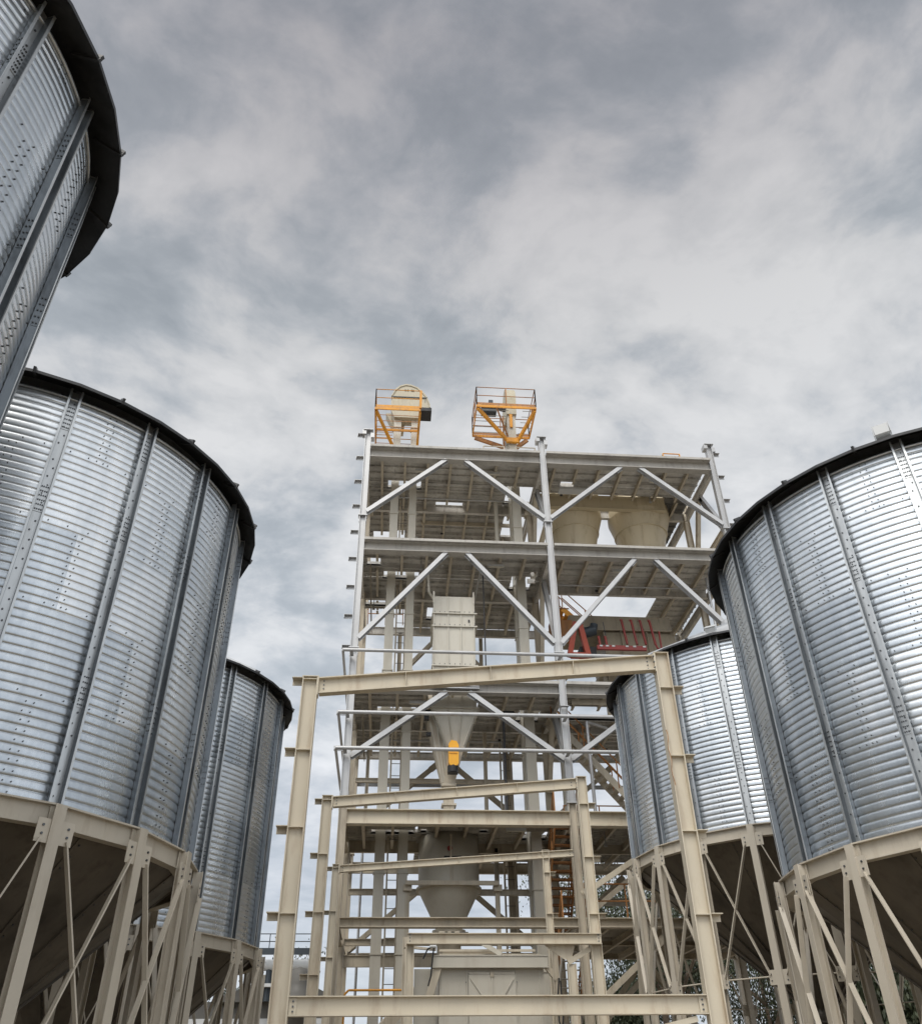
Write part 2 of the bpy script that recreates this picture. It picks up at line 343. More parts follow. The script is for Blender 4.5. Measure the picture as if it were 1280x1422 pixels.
    for j in range(nr+1):
        q = j/nr
        for i in range(NS*2): vs.append(circ(rc+(.28-rc)*q, step*i/2, zc0+(cone_z-zc0)*q))
    nn = NS*2
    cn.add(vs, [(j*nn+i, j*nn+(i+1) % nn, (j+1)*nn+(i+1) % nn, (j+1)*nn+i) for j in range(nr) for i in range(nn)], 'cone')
    for k in range(NS):
        a = (k+.5)*step
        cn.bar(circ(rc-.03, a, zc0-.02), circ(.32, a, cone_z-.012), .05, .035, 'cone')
        for q in range(1, 26):
            t = q/28; rr = rc+(.28-rc)*t; zz_ = zc0+(cone_z-zc0)*t
            cn.bolt((rr*math.cos(a+.05/rr), rr*math.sin(a+.05/rr), zz_-.01), (math.cos(a)*.7, math.sin(a)*.7, -.7), .013, .014)
    cn.lathe((0, 0), [(.28, cone_z+.02), (.28, cone_z-.25), (.34, cone_z-.25), (.34, cone_z-.3), (.2, cone_z-.3)], 'cone', n=24)
    cn.obj('hopper', root)
    # parts repeated round the silo: each mesh built once, copies share it
    st = MB(); d = .098; hw = .074; fl = .024; t = .008
    prof = [(-hw, .006), (-hw, d), (-hw-fl, d), (-hw-fl, d-t), (-hw-fl, d+t), (-hw+t, d+t), (-hw+t, .006+t), (hw-t, .006+t), (hw-t, d+t), (hw+fl, d+t), (hw+fl, d), (hw, d), (hw, .006)]
    prof.pop(3)
    Z0 = Vector((R, 0, 0))
    st.prism([(a, b) for a, b in prof], Vector((R, 0, zr-.01)), Vector((R, 0, zt+.13)), Vector((0, 1, 0)), Vector((1, 0, 0)), 'stiff')
    for sy in (-1, 1):  # thin plates added to carry the painted side shade
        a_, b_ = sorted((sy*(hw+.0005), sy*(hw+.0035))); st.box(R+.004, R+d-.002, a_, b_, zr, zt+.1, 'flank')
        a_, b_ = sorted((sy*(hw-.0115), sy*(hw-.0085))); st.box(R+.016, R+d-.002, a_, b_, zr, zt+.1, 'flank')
    nb = int((zt-zr)/.16)
    for q in range(nb):
        if q % 7 != 3: st.bolt((R+.014, (.02 if q % 2 else -.02), zr+.12+q*.16), (1, 0, 0), .0135, .012)
    for zs in [z for z in (1.55, 4.2, 5.75) if z < zt-zr-.3]:
        zs += zr
        st.box(R+.0145, R+.021, -hw+.01, hw-.01, zs-.24, zs+.24, 'stiff')
        for q in range(6):
            for sy in (-.042, -.015, .015, .042): st.bolt((R+.021, sy, zs-.2+q*.08), (1, 0, 0), .011, .012)
        for sy in (-1, 1):
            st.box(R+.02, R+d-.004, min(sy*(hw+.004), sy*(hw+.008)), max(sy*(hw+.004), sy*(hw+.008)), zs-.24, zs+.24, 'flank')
            for q in range(5):
                for dr in (.035, .07): st.bolt((R+dr, sy*(hw+.008), zs-.2+q*.1), (0, sy, 0), .011, .012)
    sme = st.mesh('stiffener')
    lg = MB()
    rl = R+.135+.075
    lg.ibeam((rl, 0, .02), (rl, 0, zr-.03), .15, .15, 'legs', up=(1, 0, 0), tf=.016, tw=.012)
    lg.box(rl-.16, rl+.16, -.16, .16, .0, .02, 'beige_worn')
    for sy in (-1, 1):
        lg.box(rl+.045, rl+.057, min(sy*.07, sy*.24), max(sy*.07, sy*.24), zr-.50, zr-.22, 'legs')
        lg.box(rl+.045, rl+.057, min(sy*.07, sy*.21), max(sy*.07, sy*.21), zr-3.28, zr-3.0, 'legs')
        for zz_ in (zr-.30, zr-.40, zr-3.08, zr-3.2):
            lg.bolt((rl+.058, sy*.165, zz_), (1, 0, 0), .016, .014)
    lme = lg.mesh('leg')
    # braces between leg 0 and leg 1
    def Lp(k, z, dy=0): 
        a = k*step; ca, sa = math.cos(a), math.sin(a); x = rl+.06
        return Vector((x*ca-dy*sa, x*sa+dy*ca, z))
    b1 = MB(); b1.bar(Lp(0, zr-.45, .165), Lp(1, zr-3.1, -.165), .02, .08, 'legs', up=(1, 0, 0)); b1me = b1.mesh('brace_bar')
    b1b = MB(); up2 = Vector((.02, 0, 0)); b1b.bar(Lp(1, zr-.45, -.165)+up2, Lp(0, zr-3.1, .165)+up2, .02, .08, 'legs', up=(1, 0, 0)); b1bme = b1b.mesh('brace_bar')
    b2 = MB(); b2.tube(Lp(0, zr-3.12, .1)-Vector((.03, 0, 0)), Lp(1, zr-3.12, -.1)-Vector((.03, 0, 0)), .016, 'legs', n=8); b2me = b2.mesh('tie_rod')
    for k in range(NS):
        for nm, me in (('stiffener', sme), ('leg', lme), ('brace_bar', b1me), ('brace_bar', b1bme), ('tie_rod', b2me)):
            o = bpy.data.objects.new(nm, me); COL.objects.link(o); o.parent = root; o.rotation_euler = (0, 0, k*step)
    return root
def copy_silo(src, label, loc, rot):
    c = src.copy(); COL.objects.link(c); c.location = loc; c.rotation_euler = (0, 0, rot); c['label'] = label
    for ch in list(src.children):
        if ch.name.startswith('roof_vent'): continue
        q = ch.copy(); COL.objects.link(q); q.parent = c
    return c
ZR, ZT = 4.74, 10.88
s_mid = make_silo('big silo at middle left, between the nearest silo and the small far one', 4.0, ZR, ZT, 20, (-7.16, 14.0, 0), rad(10.6), 1.25, 'wall20')
s_far = copy_silo(s_mid, 'far left silo, partly hidden behind the big left one, next to the front portal column', (-7.18, 23.4, 0), rad(12))
s_right = copy_silo(s_mid, 'large silo at the right edge with a white vent box on its eave', (10.84, 14.13, 0), rad(2))
s_near = make_silo('nearest silo leaning into the top left corner, dark eave against the sky', 3.03, ZR, 11.36, 18, (-7.0, 5.74, 0), rad(2), 2.2, 'wall18')
s_back = make_silo('right-hand silo behind the front portal column, its grey conical roof just showing', 4.0, 6.86, 11.6, 20, (10.68, 23.1, 0), rad(2), 3.4, 'wall20', vent_az=rad(-124), rp=28.4)
vb = MB(); a = rad(-126); c_, s_ = math.cos(a), math.sin(a); Re = 4.31; ez = ZT+.11
p = Vector((10.84+c_*(Re-.1), 14.13+s_*(Re-.1), ez+.2))
vb.bar(p-Vector((s_*-.12, c_*.12, 0)), p+Vector((s_*-.12, c_*.12, 0)), .2, .19, 'white'); vb.bar(p+Vector((-s_*.13, c_*.13, .0)), p+Vector((-s_*.14, c_*.14, .0)), .23, .22, 'white'); vb.bar(p-Vector((-s_*.13, c_*.13, .0)), p-Vector((-s_*.14, c_*.14, .0)), .23, .22, 'white')
vo = vb.obj('roof_vent'); vo.parent = s_right; vo.matrix_parent_inverse = (Matrix.Translation(s_right.location) @ Matrix.Rotation(rad(2), 4, 'Z')).inverted()

# ------------------------------------------------------------------ portal frames
def portal(label, Y, xl, xr, zl, zr, hl, beam=None, extra=None, over=0.0, cl=None, cr=None, wc=.24):
    root = thing('portal_frame', label, 'steel frame', ((xl+xr)/2, Y, 0), 'portal frames of the unfinished awning')
    for x, zt_, s, cls in ((xl, zl, -1, cl), (xr, zr, 1, cr)):
        c = MB(); c.ibeam((x, Y, .02), (x, Y, zt_), wc, .16, 'beige', up=(1, 0, 0), tf=.018, tw=.014)
        c.box(x-.2, x+.2, Y-.16, Y+.16, 0, .02, 'beige')
        c.box(x-wc/2-.004, x+wc/2+.004, Y-.084, Y+.084, zt_, zt_+.014, 'beige')
        for z in cls or []:
            c.box(*( (x-wc/2-.16, x-wc/2) if s < 0 else (x+wc/2, x+wc/2+.16) ), Y-.11, Y+.02, z-.006, z+.006, 'beige')
            c.box(*( (x-wc/2-.16, x-wc/2) if s < 0 else (x+wc/2, x+wc/2+.16) ), Y+.02, Y+.032, z-.09, z+.006, 'beige')
            c.box(x-wc/2+.019, x+wc/2-.019, Y-.079, Y-.007, z-.012, z, 'beige')
            c.box(x-wc/2+.019, x+wc/2-.019, Y+.007, Y+.079, z-.012, z, 'beige')
        part(root, 'column', c)
    rfm = MB(); dz = (zr-zl)/(xr-xl)
    xa = xl+wc/2+.014; xb = xr-wc/2-.014+over
    za = zl-hl/2-.02+dz*(xa-xl); zb = za+dz*(xb-xa)
    rfm.ibeam((xa, Y, za), (xb, Y, zb), hl, .15, 'beige', tf=.018, tw=.012)
    rfm.box(xa-.014, xa, Y-.085, Y+.085, za-hl/2-.03, za+hl/2+.02, 'beige')
    if not over: rfm.box(xb, xb+.014, Y-.085, Y+.085, zb-hl/2-.03, zb+hl/2+.02, 'beige')
    for q in range(3):
        rfm.bolt((xb-.004, Y-.06, zb-.1+q*.1), (0, -1, 0), .012, .03)
    for q in range(4):
        for dy in (-.05, .05): rfm.bolt((xa-.016, Y+dy, za-.12+q*.08), (-1, 0, 0), .012, .012)
        rfm.bolt((xa+.08, Y-.0065, za-.1+q*.065), (0, -1, 0), .012, .012); rfm.bolt((xb-.1, Y-.0065, zb-.1+q*.065), (0, -1, 0), .012, .012)
    for q in range(3): rfm.box(xa+(xb-xa)*(.25+.25*q)-.004, xa+(xb-xa)*(.25+.25*q)+.004, Y-.074, Y-.007, za+(zb-za)*(.25+.25*q)-hl/2+.018, za+(zb-za)*(.25+.25*q)+hl/2-.018, 'beige')
    part(root, 'rafter', rfm)
    if beam:
        z0, z1, ba, bb, yo = beam
        b = MB(); b.ibeam((ba, Y+yo, (z0+z1)/2), (bb, Y+yo, (z0+z1)/2), z1-z0, .15, 'beige', tf=.014, tw=.012)
        for x, sx in ((ba, 1), (bb, -1)):
            b.box(min(x, x+sx*.10), max(x, x+sx*.10), Y+yo-.026, Y+yo-.014, z0+.02, z1-.02, 'beige')
            for q in range(3): b.bolt((x+sx*.055, Y+yo-.027, z0+.055+q*.058), (0, -1, 0), .013, .012)
        part(root, 'tie_beam', b)
    if extra: extra(root, Y)
    return root
def p1_extra(root, Y):
    b = MB(); b.bar((4.18, Y, 2.5), (3.1, Y+.03, 2.28), .08, .07, 'beige')
    part(root, 'knee_brace', b)
    cb = MB(); pts = [(4.335, Y-.085, 6.9-i*.05+0) for i in range(3)]
    pts = [Vector((4.34+.015*math.sin(i*1.3), Y-.092, 6.45-i*.08)) for i in range(12)]
    cb.path(pts, .005, 'rust', 5); part(root, 'loose_cable', cb)
portal('front beige portal frame with sloping top rafter and bolted tie beam along the bottom', 12.8, -1.33, 4.46, 7.23, 7.80, .27, (2.55, 2.78, -1.205, 4.335, .005), p1_extra, 0, [7.2, 6.05, 4.91, 3.77], [7.19, 6.05, 4.91, 3.77], .245)
def p2_extra(root, Y):
    p = MB(); p.ibeam((.52, Y, .02), (.52, Y, 4.28), .17, .12, 'beige', up=(1, 0, 0)); p.bar((.45, Y-.07, 4.29), (.62, Y-.07, 4.29), .16, .02, 'beige')
    part(root, 'post', p)
    k = MB(); k.bar((4.22, Y, 4.2), (3.75, Y, 3.95), .08, .1, 'beige'); part(root, 'knee_brace', k)
    k = MB(); k.prism([(-.34, 0), (.28, 0), (.28, -.05), (.2, -.27), (.06, -.27)], (3.62, Y-.03, 4.27), (3.62, Y-.015, 4.27), Vector((1, 0, 0)), Vector((0, 0, 1)), 'beige'); part(root, 'gusset_plate', k)
    k = MB(); k.ibeam((3.82, Y, .02), (3.82, Y, 3.93), .18, .12, 'beige', up=(1, 0, 0)); part(root, 'post', k)
portal('middle portal frame, its tie beam carried on an inner post', 19.2, -1.375, 4.36, 7.24, 7.74, .23, (4.27, 4.47, .46, 4.45, -.12), p2_extra, 0, [7.16, 6.02, 4.88, 3.74], [7.14, 6.0, 4.86], .225)
def p3_extra(root, Y):
    k = MB(); k.ibeam((.58, Y, .02), (.58, Y, 5.4), .16, .12, 'beige_worn', up=(1, 0, 0)); part(root, 'post', k)
portal('rearmost portal frame just in front of the tower, its rafter running past the right column', 25.9, -1.46, 4.62, 7.27, 7.70, .19, None, p3_extra, .95, [7.2, 6.05, 4.9], [7.1, 6.0], .2)

# ------------------------------------------------------------------ steel tower
TX = (-1.48, 5.98, 13.42); TY = (28.0, 31.9, 35.2)
tower = thing('steel_tower', 'tall open steel tower with five decks, grey diagonal braces and galvanised rails', 'tower', (6, 31.5, 0))
DZ = dict(d1=24.35, d2=19.67, d3=13.82, d4=9.41, d5=6.23)
def col(x, y, zt_, mat_hi, w=.26):
    c = MB()
    zs = 9.7
    c.ibeam((x, y, .02), (x, y, zs), w, .24, 'beige_worn', up=(1, 0, 0)); c.ibeam((x, y, zs), (x, y, zt_), w-.006, .234, mat_hi, up=(1, 0, 0))
    c.box(x-.28, x+.28, y-.28, y+.28, 0, .02, 'beige_worn')
    for z in (9.7, 15.1, 20.9):
        if z < zt_: c.box(x-w/2-.05, x+w/2+.05, y-.15, y+.15, z-.02, z+.02, mat_hi); 
        if z < zt_: c.box(x-w/2-.016, x-w/2-.002, y-.09, y+.09, z-.3, z+.3, mat_hi); c.box(x+w/2+.002, x+w/2+.016, y-.09, y+.09, z-.3, z+.3, mat_hi)
    c.box(x-.2, x+.2, y-.2, y+.2, zt_, zt_+.03, mat_hi)
    c.box(x-.24, x-.08, y-.16, y+.16, zt_-.22, zt_-.001, mat_hi)
    c.box(x+.1, x+.26, y-.12, y+.2, zt_-.36, zt_-.12, mat_hi)
    part(tower, 'column', c)
for x in TX:
    col(x, TY[0], 25.3, 'galv')
    col(x, TY[1], 24.1 if x < 13 else 24.9, 'beige_worn')
    col(x, TY[2], 24.1, 'beige_worn')
# cleats on the left side, waiting for girts
for y in (27.98, 35.1):
    for i in range(12):
        z = 25.14-1.243*i
        c = MB(); c.box(TX[0]-.44, TX[0]-.14, y-.08, y+.06, z-.008, z+.008, 'galv'); c.box(TX[0]-.44, TX[0]-.14, y+.05, y+.062, z-.12, z+.008, 'galv')
        c.box(TX[0]-.44, TX[0]-.425, y-.08, y+.05, z-.12, z, 'galv')
        part(tower, 'cleat', c)
for i in range(8):
    z = 24.9-1.243*i
    c = MB(); c.box(TX[2]+.14, TX[2]+.44, 27.92, 28.06, z-.008, z+.008, 'galv'); c.box(TX[2]+.14, TX[2]+.44, 28.05, 28.062, z-.12, z+.008, 'galv')
    part(tower, 'cleat', c)
def fb(p0, p1, h, b, mat='beige_worn', name='floor_beam', up=(0, 0, 1)):
    m = MB(); m.ibeam(p0, p1, h, b, mat, up); return part(tower, name, m)
for key, z in DZ.items():
    h = {'d1': .48, 'd2': .42, 'd3': .36, 'd4': .46, 'd5': .27}[key]
    mat = 'deck' if key in ('d1', 'd2', 'd3') else 'beige_worn'
    for xa, xb in ((TX[0]+.13, TX[1]-.13), (TX[1]+.13, TX[2]-.13)):
        fb((xa, TY[0], z-h/2), (xb, TY[0], z-h/2), h, .34, 'beam_dark' if key in ('d1', 'd2', 'd3') else ('beige' if key == 'd4' else mat))
        if key in ('d1', 'd2', 'd3'):
            em = MB(); em.box(xa, xb, TY[0]-.30, TY[0]+.16, z+.001, z+.013, 'beam_dark'); em.box(xa, xb, TY[0]-.302, TY[0]-.29, z-.03, z+.08, 'beam_dark'); part(tower, 'edge_plate', em)
        yb_ = 31.0 if (key == 'd2' and xa > 5) else TY[1]
        fb((xa, yb_, z-h/2+.027), (xb, yb_, z-h/2+.027), h-.06, .16, mat)
        fb((xa, TY[2], z-h/2+.027), (xb, TY[2], z-h/2+.027), h-.06, .16, mat)
    for x in TX:
        for ya, yb in ((TY[0]+.12, TY[1]-.12), (TY[1]+.12, TY[2]-.12)):
            fb((x, ya, z-h/2-.02), (x, yb, z-h/2-.02), h-.04, .15, mat)
# decks: folded plates on joists, with openings where machines pass
def deck(key, x0, x1, y0, y1, holes, jx=.98, seed=0, z=None, mat='deck', py=.46):
    z = DZ[key] if z is None else z
    rnd = random.Random(seed)
    d = MB()
    xs = sorted({x0, x1, *[v for hh in holes for v in hh[:2] if x0 < v < x1]}); ys = sorted({y0, y1, *[v for hh in holes for v in hh[2:] if y0 < v < y1]})
    def solid(xa, xb, ya, yb):
        cx, cy = (xa+xb)/2, (ya+yb)/2
        return not any(h[0] < cx < h[1] and h[2] < cy < h[3] for h in holes)
    # split into planks along x
    yl = [y0]
    while yl[-1]+py < y1-.1: yl.append(yl[-1]+py)
    yl.append(y1); yy = sorted(set([round(v, 3) for v in yl+ys]))
    for ya, yb in zip(yy[:-1], yy[1:]):
        if yb-ya < .02: continue
        xq = [x0]
        while xq[-1] < x1-.01: xq.append(min(x1, xq[-1]+rnd.uniform(.95, 1.5)))
        xx = sorted(set([round(v, 3) for v in xq+xs]))
        for xa, xb in zip(xx[:-1], xx[1:]):
            if xb-xa < .02 or not solid(xa, xb, ya, yb): continue
            dz = rnd.uniform(-.003, .003)
            d.box(xa-.0005, xb+.0005, ya-.0005, yb+.0005, z+.006+dz, z+.018+dz, mat)
            d.box(xa, xa+.03, ya+.02, yb, z-.02, z+.004, mat)
            d.box(xa, xb, ya, ya+.012, z-.085, z+.004, mat)
    o = part(tower, 'deck', d)
    jj = x0+.62
    while jj < x1-.1:
        segs = [(y0, y1)]
        for hx0, hx1, hy0, hy1 in holes:
            if hx0-.06 < jj < hx1+.06:
                ns = []
                for a, b in segs:
                    if hy1 <= a or hy0 >= b: ns.append((a, b))
                    else:
                        if hy0-.05 > a: ns.append((a, hy0-.05))
                        if hy1+.05 < b: ns.append((hy1+.05, b))
                segs = ns
        jm = MB()
        for a, b in segs:
            if b-a > .15: jm.ibeam((jj, a+.02, z-.19), (jj, b-.02, z-.19), .2, .1, 'beige_worn', tf=.014, tw=.01)
        if jm.v: part(tower, 'joist', jm, sub=o)
        jj += jx
    for hx0, hx1, hy0, hy1 in holes:
        if hx1-hx0 < 2.5 and hx0 > x0 and hx1 < x1 and hy0 > y0 and hy1 < y1:
            tr = MB()
            tr.box(hx0-.05, hx1+.05, hy1, hy1+.045, z-.09, z+.12, mat)
            part(tower, 'opening_trim', tr, sub=o)
            tr = MB(); tr.box(hx0-.05, hx1+.05, hy0-.045, hy0, z-.09, z+.12, mat); part(tower, 'opening_trim', tr, sub=o)
    return o
LEG1 = (-.58, .86, 30.0, 30.62)
deck('d1', TX[0]+.02, TX[1], 28.12, 35.1, [LEG1, (1.62, 2.85, 31.5, 32.25), (4.75, 5.95, 30.1, 31.5), (-1.25, -.35, 34.2, 35.1), (-.1, .25, 34.1, 35.1), (4.9, 6.0, 32.6, 34.2)], seed=1)
deck('d1', TX[1]+.0, TX[2]-.15, 28.12, 30.6, [(7.1, 7.7, 29.6, 29.95)], seed=2)
deck('d1', 12.0, TX[2]-.15, 30.6, 35.0, [], seed=3, mat='grate')
deck('d2', TX[0]+.02, TX[1], 28.12, 35.1, [LEG1, (-1.25, -.72, 29.0, 29.6), (-1.35, -.5, 32.4, 33.0), (-1.35, .0, 31.9, 32.1), (1.35, 1.8, 33.0, 34.2), (4.75, 5.6, 30.1, 31.3), (5.5, 5.75, 29.7, 30.6), (-1.4, .6, 33.4, 35.2)], seed=4)
deck('d2', TX[1], TX[2]-.15, 28.12, 30.95, [], seed=5)
deck('d2', 11.3, TX[2]-.15, 30.95, 34.9, [], seed=6)
fb((TX[1]+.13, 30.7, 23.95), (12.05, 30.7, 23.95), .7, .24, 'cyclone')
fb((12.0, 30.85, 23.95), (12.0, 35.0, 23.95), .5, .2, 'beige_worn')
deck('d3', TX[0]+.02, TX[1], 28.12, 34.9, [LEG1, (1.25, 3.15, 28.6, 30.4), (4.75, 5.6, 30.1, 31.3)], seed=7)
deck('d3', TX[1], TX[2]-.15, 28.12, 34.9, [(6.2, 8.6, 29.6, 31.0)], seed=8)
deck('d4', TX[0]+.02, 1.0, 28.12, 31.9, [LEG1, (.9, 1.2, 29.9, 30.3)], seed=9)
deck('d4', 1.0, TX[1], 28.12, 34.9, [(1.1, 1.3, 29.9, 30.4), (3.15, 3.4, 29.9, 30.3), (4.75, 5.6, 30.1, 31.3), (4.6, 5.9, 27.9, 29.2)], seed=10)
deck('d4', TX[1], TX[2]-.15, 28.12, 34.9, [], seed=11)
deck('d5', 6.2, TX[2]-.15, 28.12, 35.1, [], seed=12)
# diagonal braces of the front face: chevrons in every storey
def brace(p0, p1, w=.26, mat='galv', y=None):
    m = MB(); m.ibeam(p0, p1, w, .16, mat, up=(0, 1, 0), tf=.014, tw=.012)
    for p, q in ((p0, p1), (p1, p0)):
        d = (Vector(q)-Vector(p)).normalized(); c = Vector(p)+d*.22
        m.bar(c-d*.24, c+d*.1, .012, .26, mat, up=(0, 0, 1))
    part(tower, 'brace', m)
for z0, z1 in ((21.1, 23.9), (15.5, 19.28), (11.15, 13.5)):
    for xa, xb, xm, xn in ((TX[0]+.12, TX[1]-.12, 1.85, 2.65), (TX[1]+.12, TX[2]-.12, 9.35, 10.15)):
        brace((xa, 28, z0), (xm, 28, z1)); brace((xn, 28, z1), (xb, 28, z0))
for z0, z1 in ((15.5, 19.2), (10.6, 13.3), (6.3, 8.9), (1.4, 5.6)):
    for xa, xb, xm, xn in ((TX[0]+.12, TX[1]-.12, 1.9, 2.6), (TX[1]+.12, TX[2]-.12, 9.35, 10.1)):
        brace((xa, 35.2, z0), (xm, 35.2, z1), mat='beige_worn'); brace((xn, 35.2, z1), (xb, 35.2, z0), mat='beige_worn')
for z0, z1 in ((15.6, 19.3), (11.2, 13.6), (21.0, 23.9)):      # side bracing on the column lines
    for x in TX[1:]:
        brace((x, 28.15, z0), (x, 29.9, z1)); 
        brace((x, 31.75, z0), (x, 30.1, z1), mat='beige_worn')
for x in (TX[1], TX[2]):
    brace((x, 28.1, z0), (x, 31.8, z0+.02), mat='beige_worn')
# lower right knee members
brace((6.1, 27.95, 6.9), (8.3, 27.95, 8.2), .26, 'beige'); brace((6.15, 29.2, 6.3), (8.5, 29.2, 8.0), .26, 'beige_worn')
brace((6.2, 28, 3.9), (8.6, 28, 5.75), .2, 'beige_worn'); brace((6.9, 30.5, 3.6), (9.2, 30.5, 5.6), .2, 'beige_worn')
# galvanised girts wrapped round the outside, standing off on cleats
def girt(z, x1, back=True, left=True):
    m = MB(); m.tube((TX[0]-.36, 27.52, z), (x1, 27.52, z), .065, 'galv', n=14)
    if left: m.tube((TX[0]-.36, 27.52, z), (TX[0]-.36, 35.3, z), .05, 'galv', n=8)
    for x in (TX[0], TX[1]): m.bar((x-.05, 27.54, z-.06), (x-.05, 27.9, z-.06), .12, .012, 'galv')
    part(tower, 'girt', m)
girt(14.82, 13.7); girt(12.52, 13.7); girt(11.28, 13.7)
for z in (12.52, 16.9):
    m = MB(); m.channel((TX[0], 35.45, z), (TX[2], 35.45, z), .16, .07, 'galv'); part(tower, 'girt', m)
for x in (5.98, ):
    m = MB()
    m.bar((x, 27.9, 13.0), (x, 27.74, 13.0), .3, .02, 'galv')
    part(tower, 'splice_plate', m)
fb((1.3, 27.82, 13.62), (3.0, 27.82, 13.62), .1, .12, 'galv', 'spreader')
fb((TX[0]+.14, 31.85, 5.55), (1.9, 31.85, 5.55), .36, .14, 'beige_worn')
# hangers and small brackets under the decks
rnd = random.Random(5)
for i in range(26):
    x = rnd.choice([rnd.uniform(-1, 5.6), rnd.uniform(6.6, 12.6)]); y = rnd.uniform(28.6, 33.6); z = rnd.choice([24.35, 19.67, 13.82, 9.41])
    m = MB(); ln = rnd.uniform(.18, .5)
    m.tube((x, y, z-.06-ln), (x, y, z-.06), .022, 'galv', n=6); m.box(x-.06, x+.06, y-.02, y+.02, z-.1-ln, z-.02-ln, 'galv' if i % 3 else 'black')
    part(tower, 'hanger', m)
for pts in ([(-.9, 30.9, 24.0), (5.3, 30.9, 24.0), (5.3, 30.9, 19.9)], [(-.8, 32.6, 13.4), (4.4, 32.6, 13.4), (4.4, 32.6, 9.6)], [(6.5, 30.2, 19.3), (12.6, 30.2, 19.3)], [(3.3, 29.1, 19.2), (3.3, 33.8, 19.2)]):
    m = MB(); m.path([Vector(p) for p in pts], .035, 'galv', 8); part(tower, 'conduit', m)

for x, y, z0, z1, w_ in ((3.9, 31.9, 0, 9.2, .16), (4.6, 33.4, 0, 13.6, .2), (5.0, 35.1, 0, 13.7, .18), (.9, 33.4, 0, 5.6, .14), (2.2, 35.1, 0, 9.2, .2), (-.9, 33.3, 9.4, 13.6, .12), (9.7, 31.9, 0, 13.6, .22), (3.6, 31.9, 9.4, 13.6, .14), (.2, 35.2, 13.9, 19.4, .18), (3.9, 35.1, 14, 19.2, .16)):
    m = MB(); m.ibeam((x, y, z0+.02), (x, y, z1), w_, w_*.8, 'beige_worn', up=(1, 0, 0)); part(tower, 'post', m)
for p0, p1, h_ in (((-1.3, 31.9, 7.7), (5.8, 31.9, 7.7), .2), ((-1.3, 35.1, 3.6), (5.8, 35.1, 3.6), .24), ((3.2, 31.9, 5.2), (5.85, 31.9, 5.2), .3), ((6.1, 31.9, 7.4), (13.2, 31.9, 7.4), .24), ((-1.3, 31.95, 11.6), (5.8, 31.95, 11.6), .16), ((6.1, 35.1, 16.8), (13.2, 35.1, 16.8), .2)):
    fb(p0, p1, h_, .13)
# cable trays, pipes and lamps
for p0, p1 in (((-1.1, 29.0, 19.3), (-1.1, 34.6, 19.3)), ((-1.1, 29.0, 13.4), (-1.1, 34.6, 13.4)), ((5.6, 32.3, .4), (5.6, 32.3, 24.1)), ((6.4, 28.5, 13.35), (12.9, 28.5, 13.35)), ((1.0, 33.0, 24.0), (5.7, 33.0, 24.0))):
    m = MB(); m.channel(p0, p1, .05, .2, 'beige_worn', up=(0, 1, 0) if p0[2] != p1[2] else (1, 0, 0) if p0[0] == p1[0] else (0, 1, 0)); part(tower, 'cable_tray', m)
for pts, r_, mt in (([(-.95, 33.8, 0), (-.95, 33.8, 13.5)], .05, 'galv'), ([(4.0, 29.2, 9.6), (4.0, 29.2, 13.3), (4.4, 29.2, 13.3)], .045, 'black'), ([(7.0, 29.0, 9.6), (7.0, 29.0, 12.9), (7.9, 29.6, 12.9)], .06, 'galv'), ([(12.6, 29.1, 14), (12.6, 29.1, 19.2)], .05, 'galv'), ([(3.2, 28.6, 14.0), (3.35, 28.6, 14.6), (3.35, 28.7, 19.2)], .025, 'black'), ([(1.2, 29.2, 19.2), (1.25, 29.2, 18.2), (1.45, 29.4, 18.0)], .05, 'panel'), ([(4.3, 31, 24), (4.3, 31, 20.6), (3.6, 31, 19.9)], .09, 'panel'), ([(6.5, 31.4, 9.5), (6.5, 31.4, 13.4)], .09, 'panel')):
    m = MB(); m.path([Vector(p) for p in pts], r_, mt, 10); part(tower, 'pipe', m)
for x, y, z in ((.9, 28.9, 24.1), (3.9, 28.9, 24.1), (9.0, 28.9, 19.35), (3.9, 28.8, 19.35), (.9, 28.8, 13.5), (4.2, 28.7, 9.1), (9.6, 28.7, 13.5), (11.2, 29, 24.1)):
    m = MB(); m.box(x-.32, x+.32, y-.06, y+.06, z-.12, z-.02, 'white'); m.box(x-.3, x+.3, y-.05, y+.05, z-.14, z-.12, 'panel'); part(tower, 'strip_lamp', m)
for p0, p1 in (((6.3, 30.9, 9.41), (12.8, 30.9, 9.41)), ((-1.2, 34.7, 13.82), (1.0, 34.7, 13.82)), ((3.4, 30.8, 13.82), (5.7, 30.8, 13.82)), ((6.2, 28.3, 6.23), (12.8, 28.3, 6.23)), ((-1.3, 34.9, 19.67), (.3, 34.9, 19.67)), ((1.9, 34.9, 9.41), (5.6, 34.9, 9.41))):
    m = MB(); a_ = Vector(p0); b_ = Vector(p1)
    for hh in (.55, 1.05): m.tube(a_+Vector((0, 0, hh)), b_+Vector((0, 0, hh)), .024, 'rust', n=6)
    n_ = max(2, int((b_-a_).length/1.2))
    for i in range(n_+1): q = a_.lerp(b_, i/n_); m.bar(q, q+Vector((0, 0, 1.05)), .04, .04, 'rust', up=(0, 1, 0))
    part(tower, 'guardrail', m)

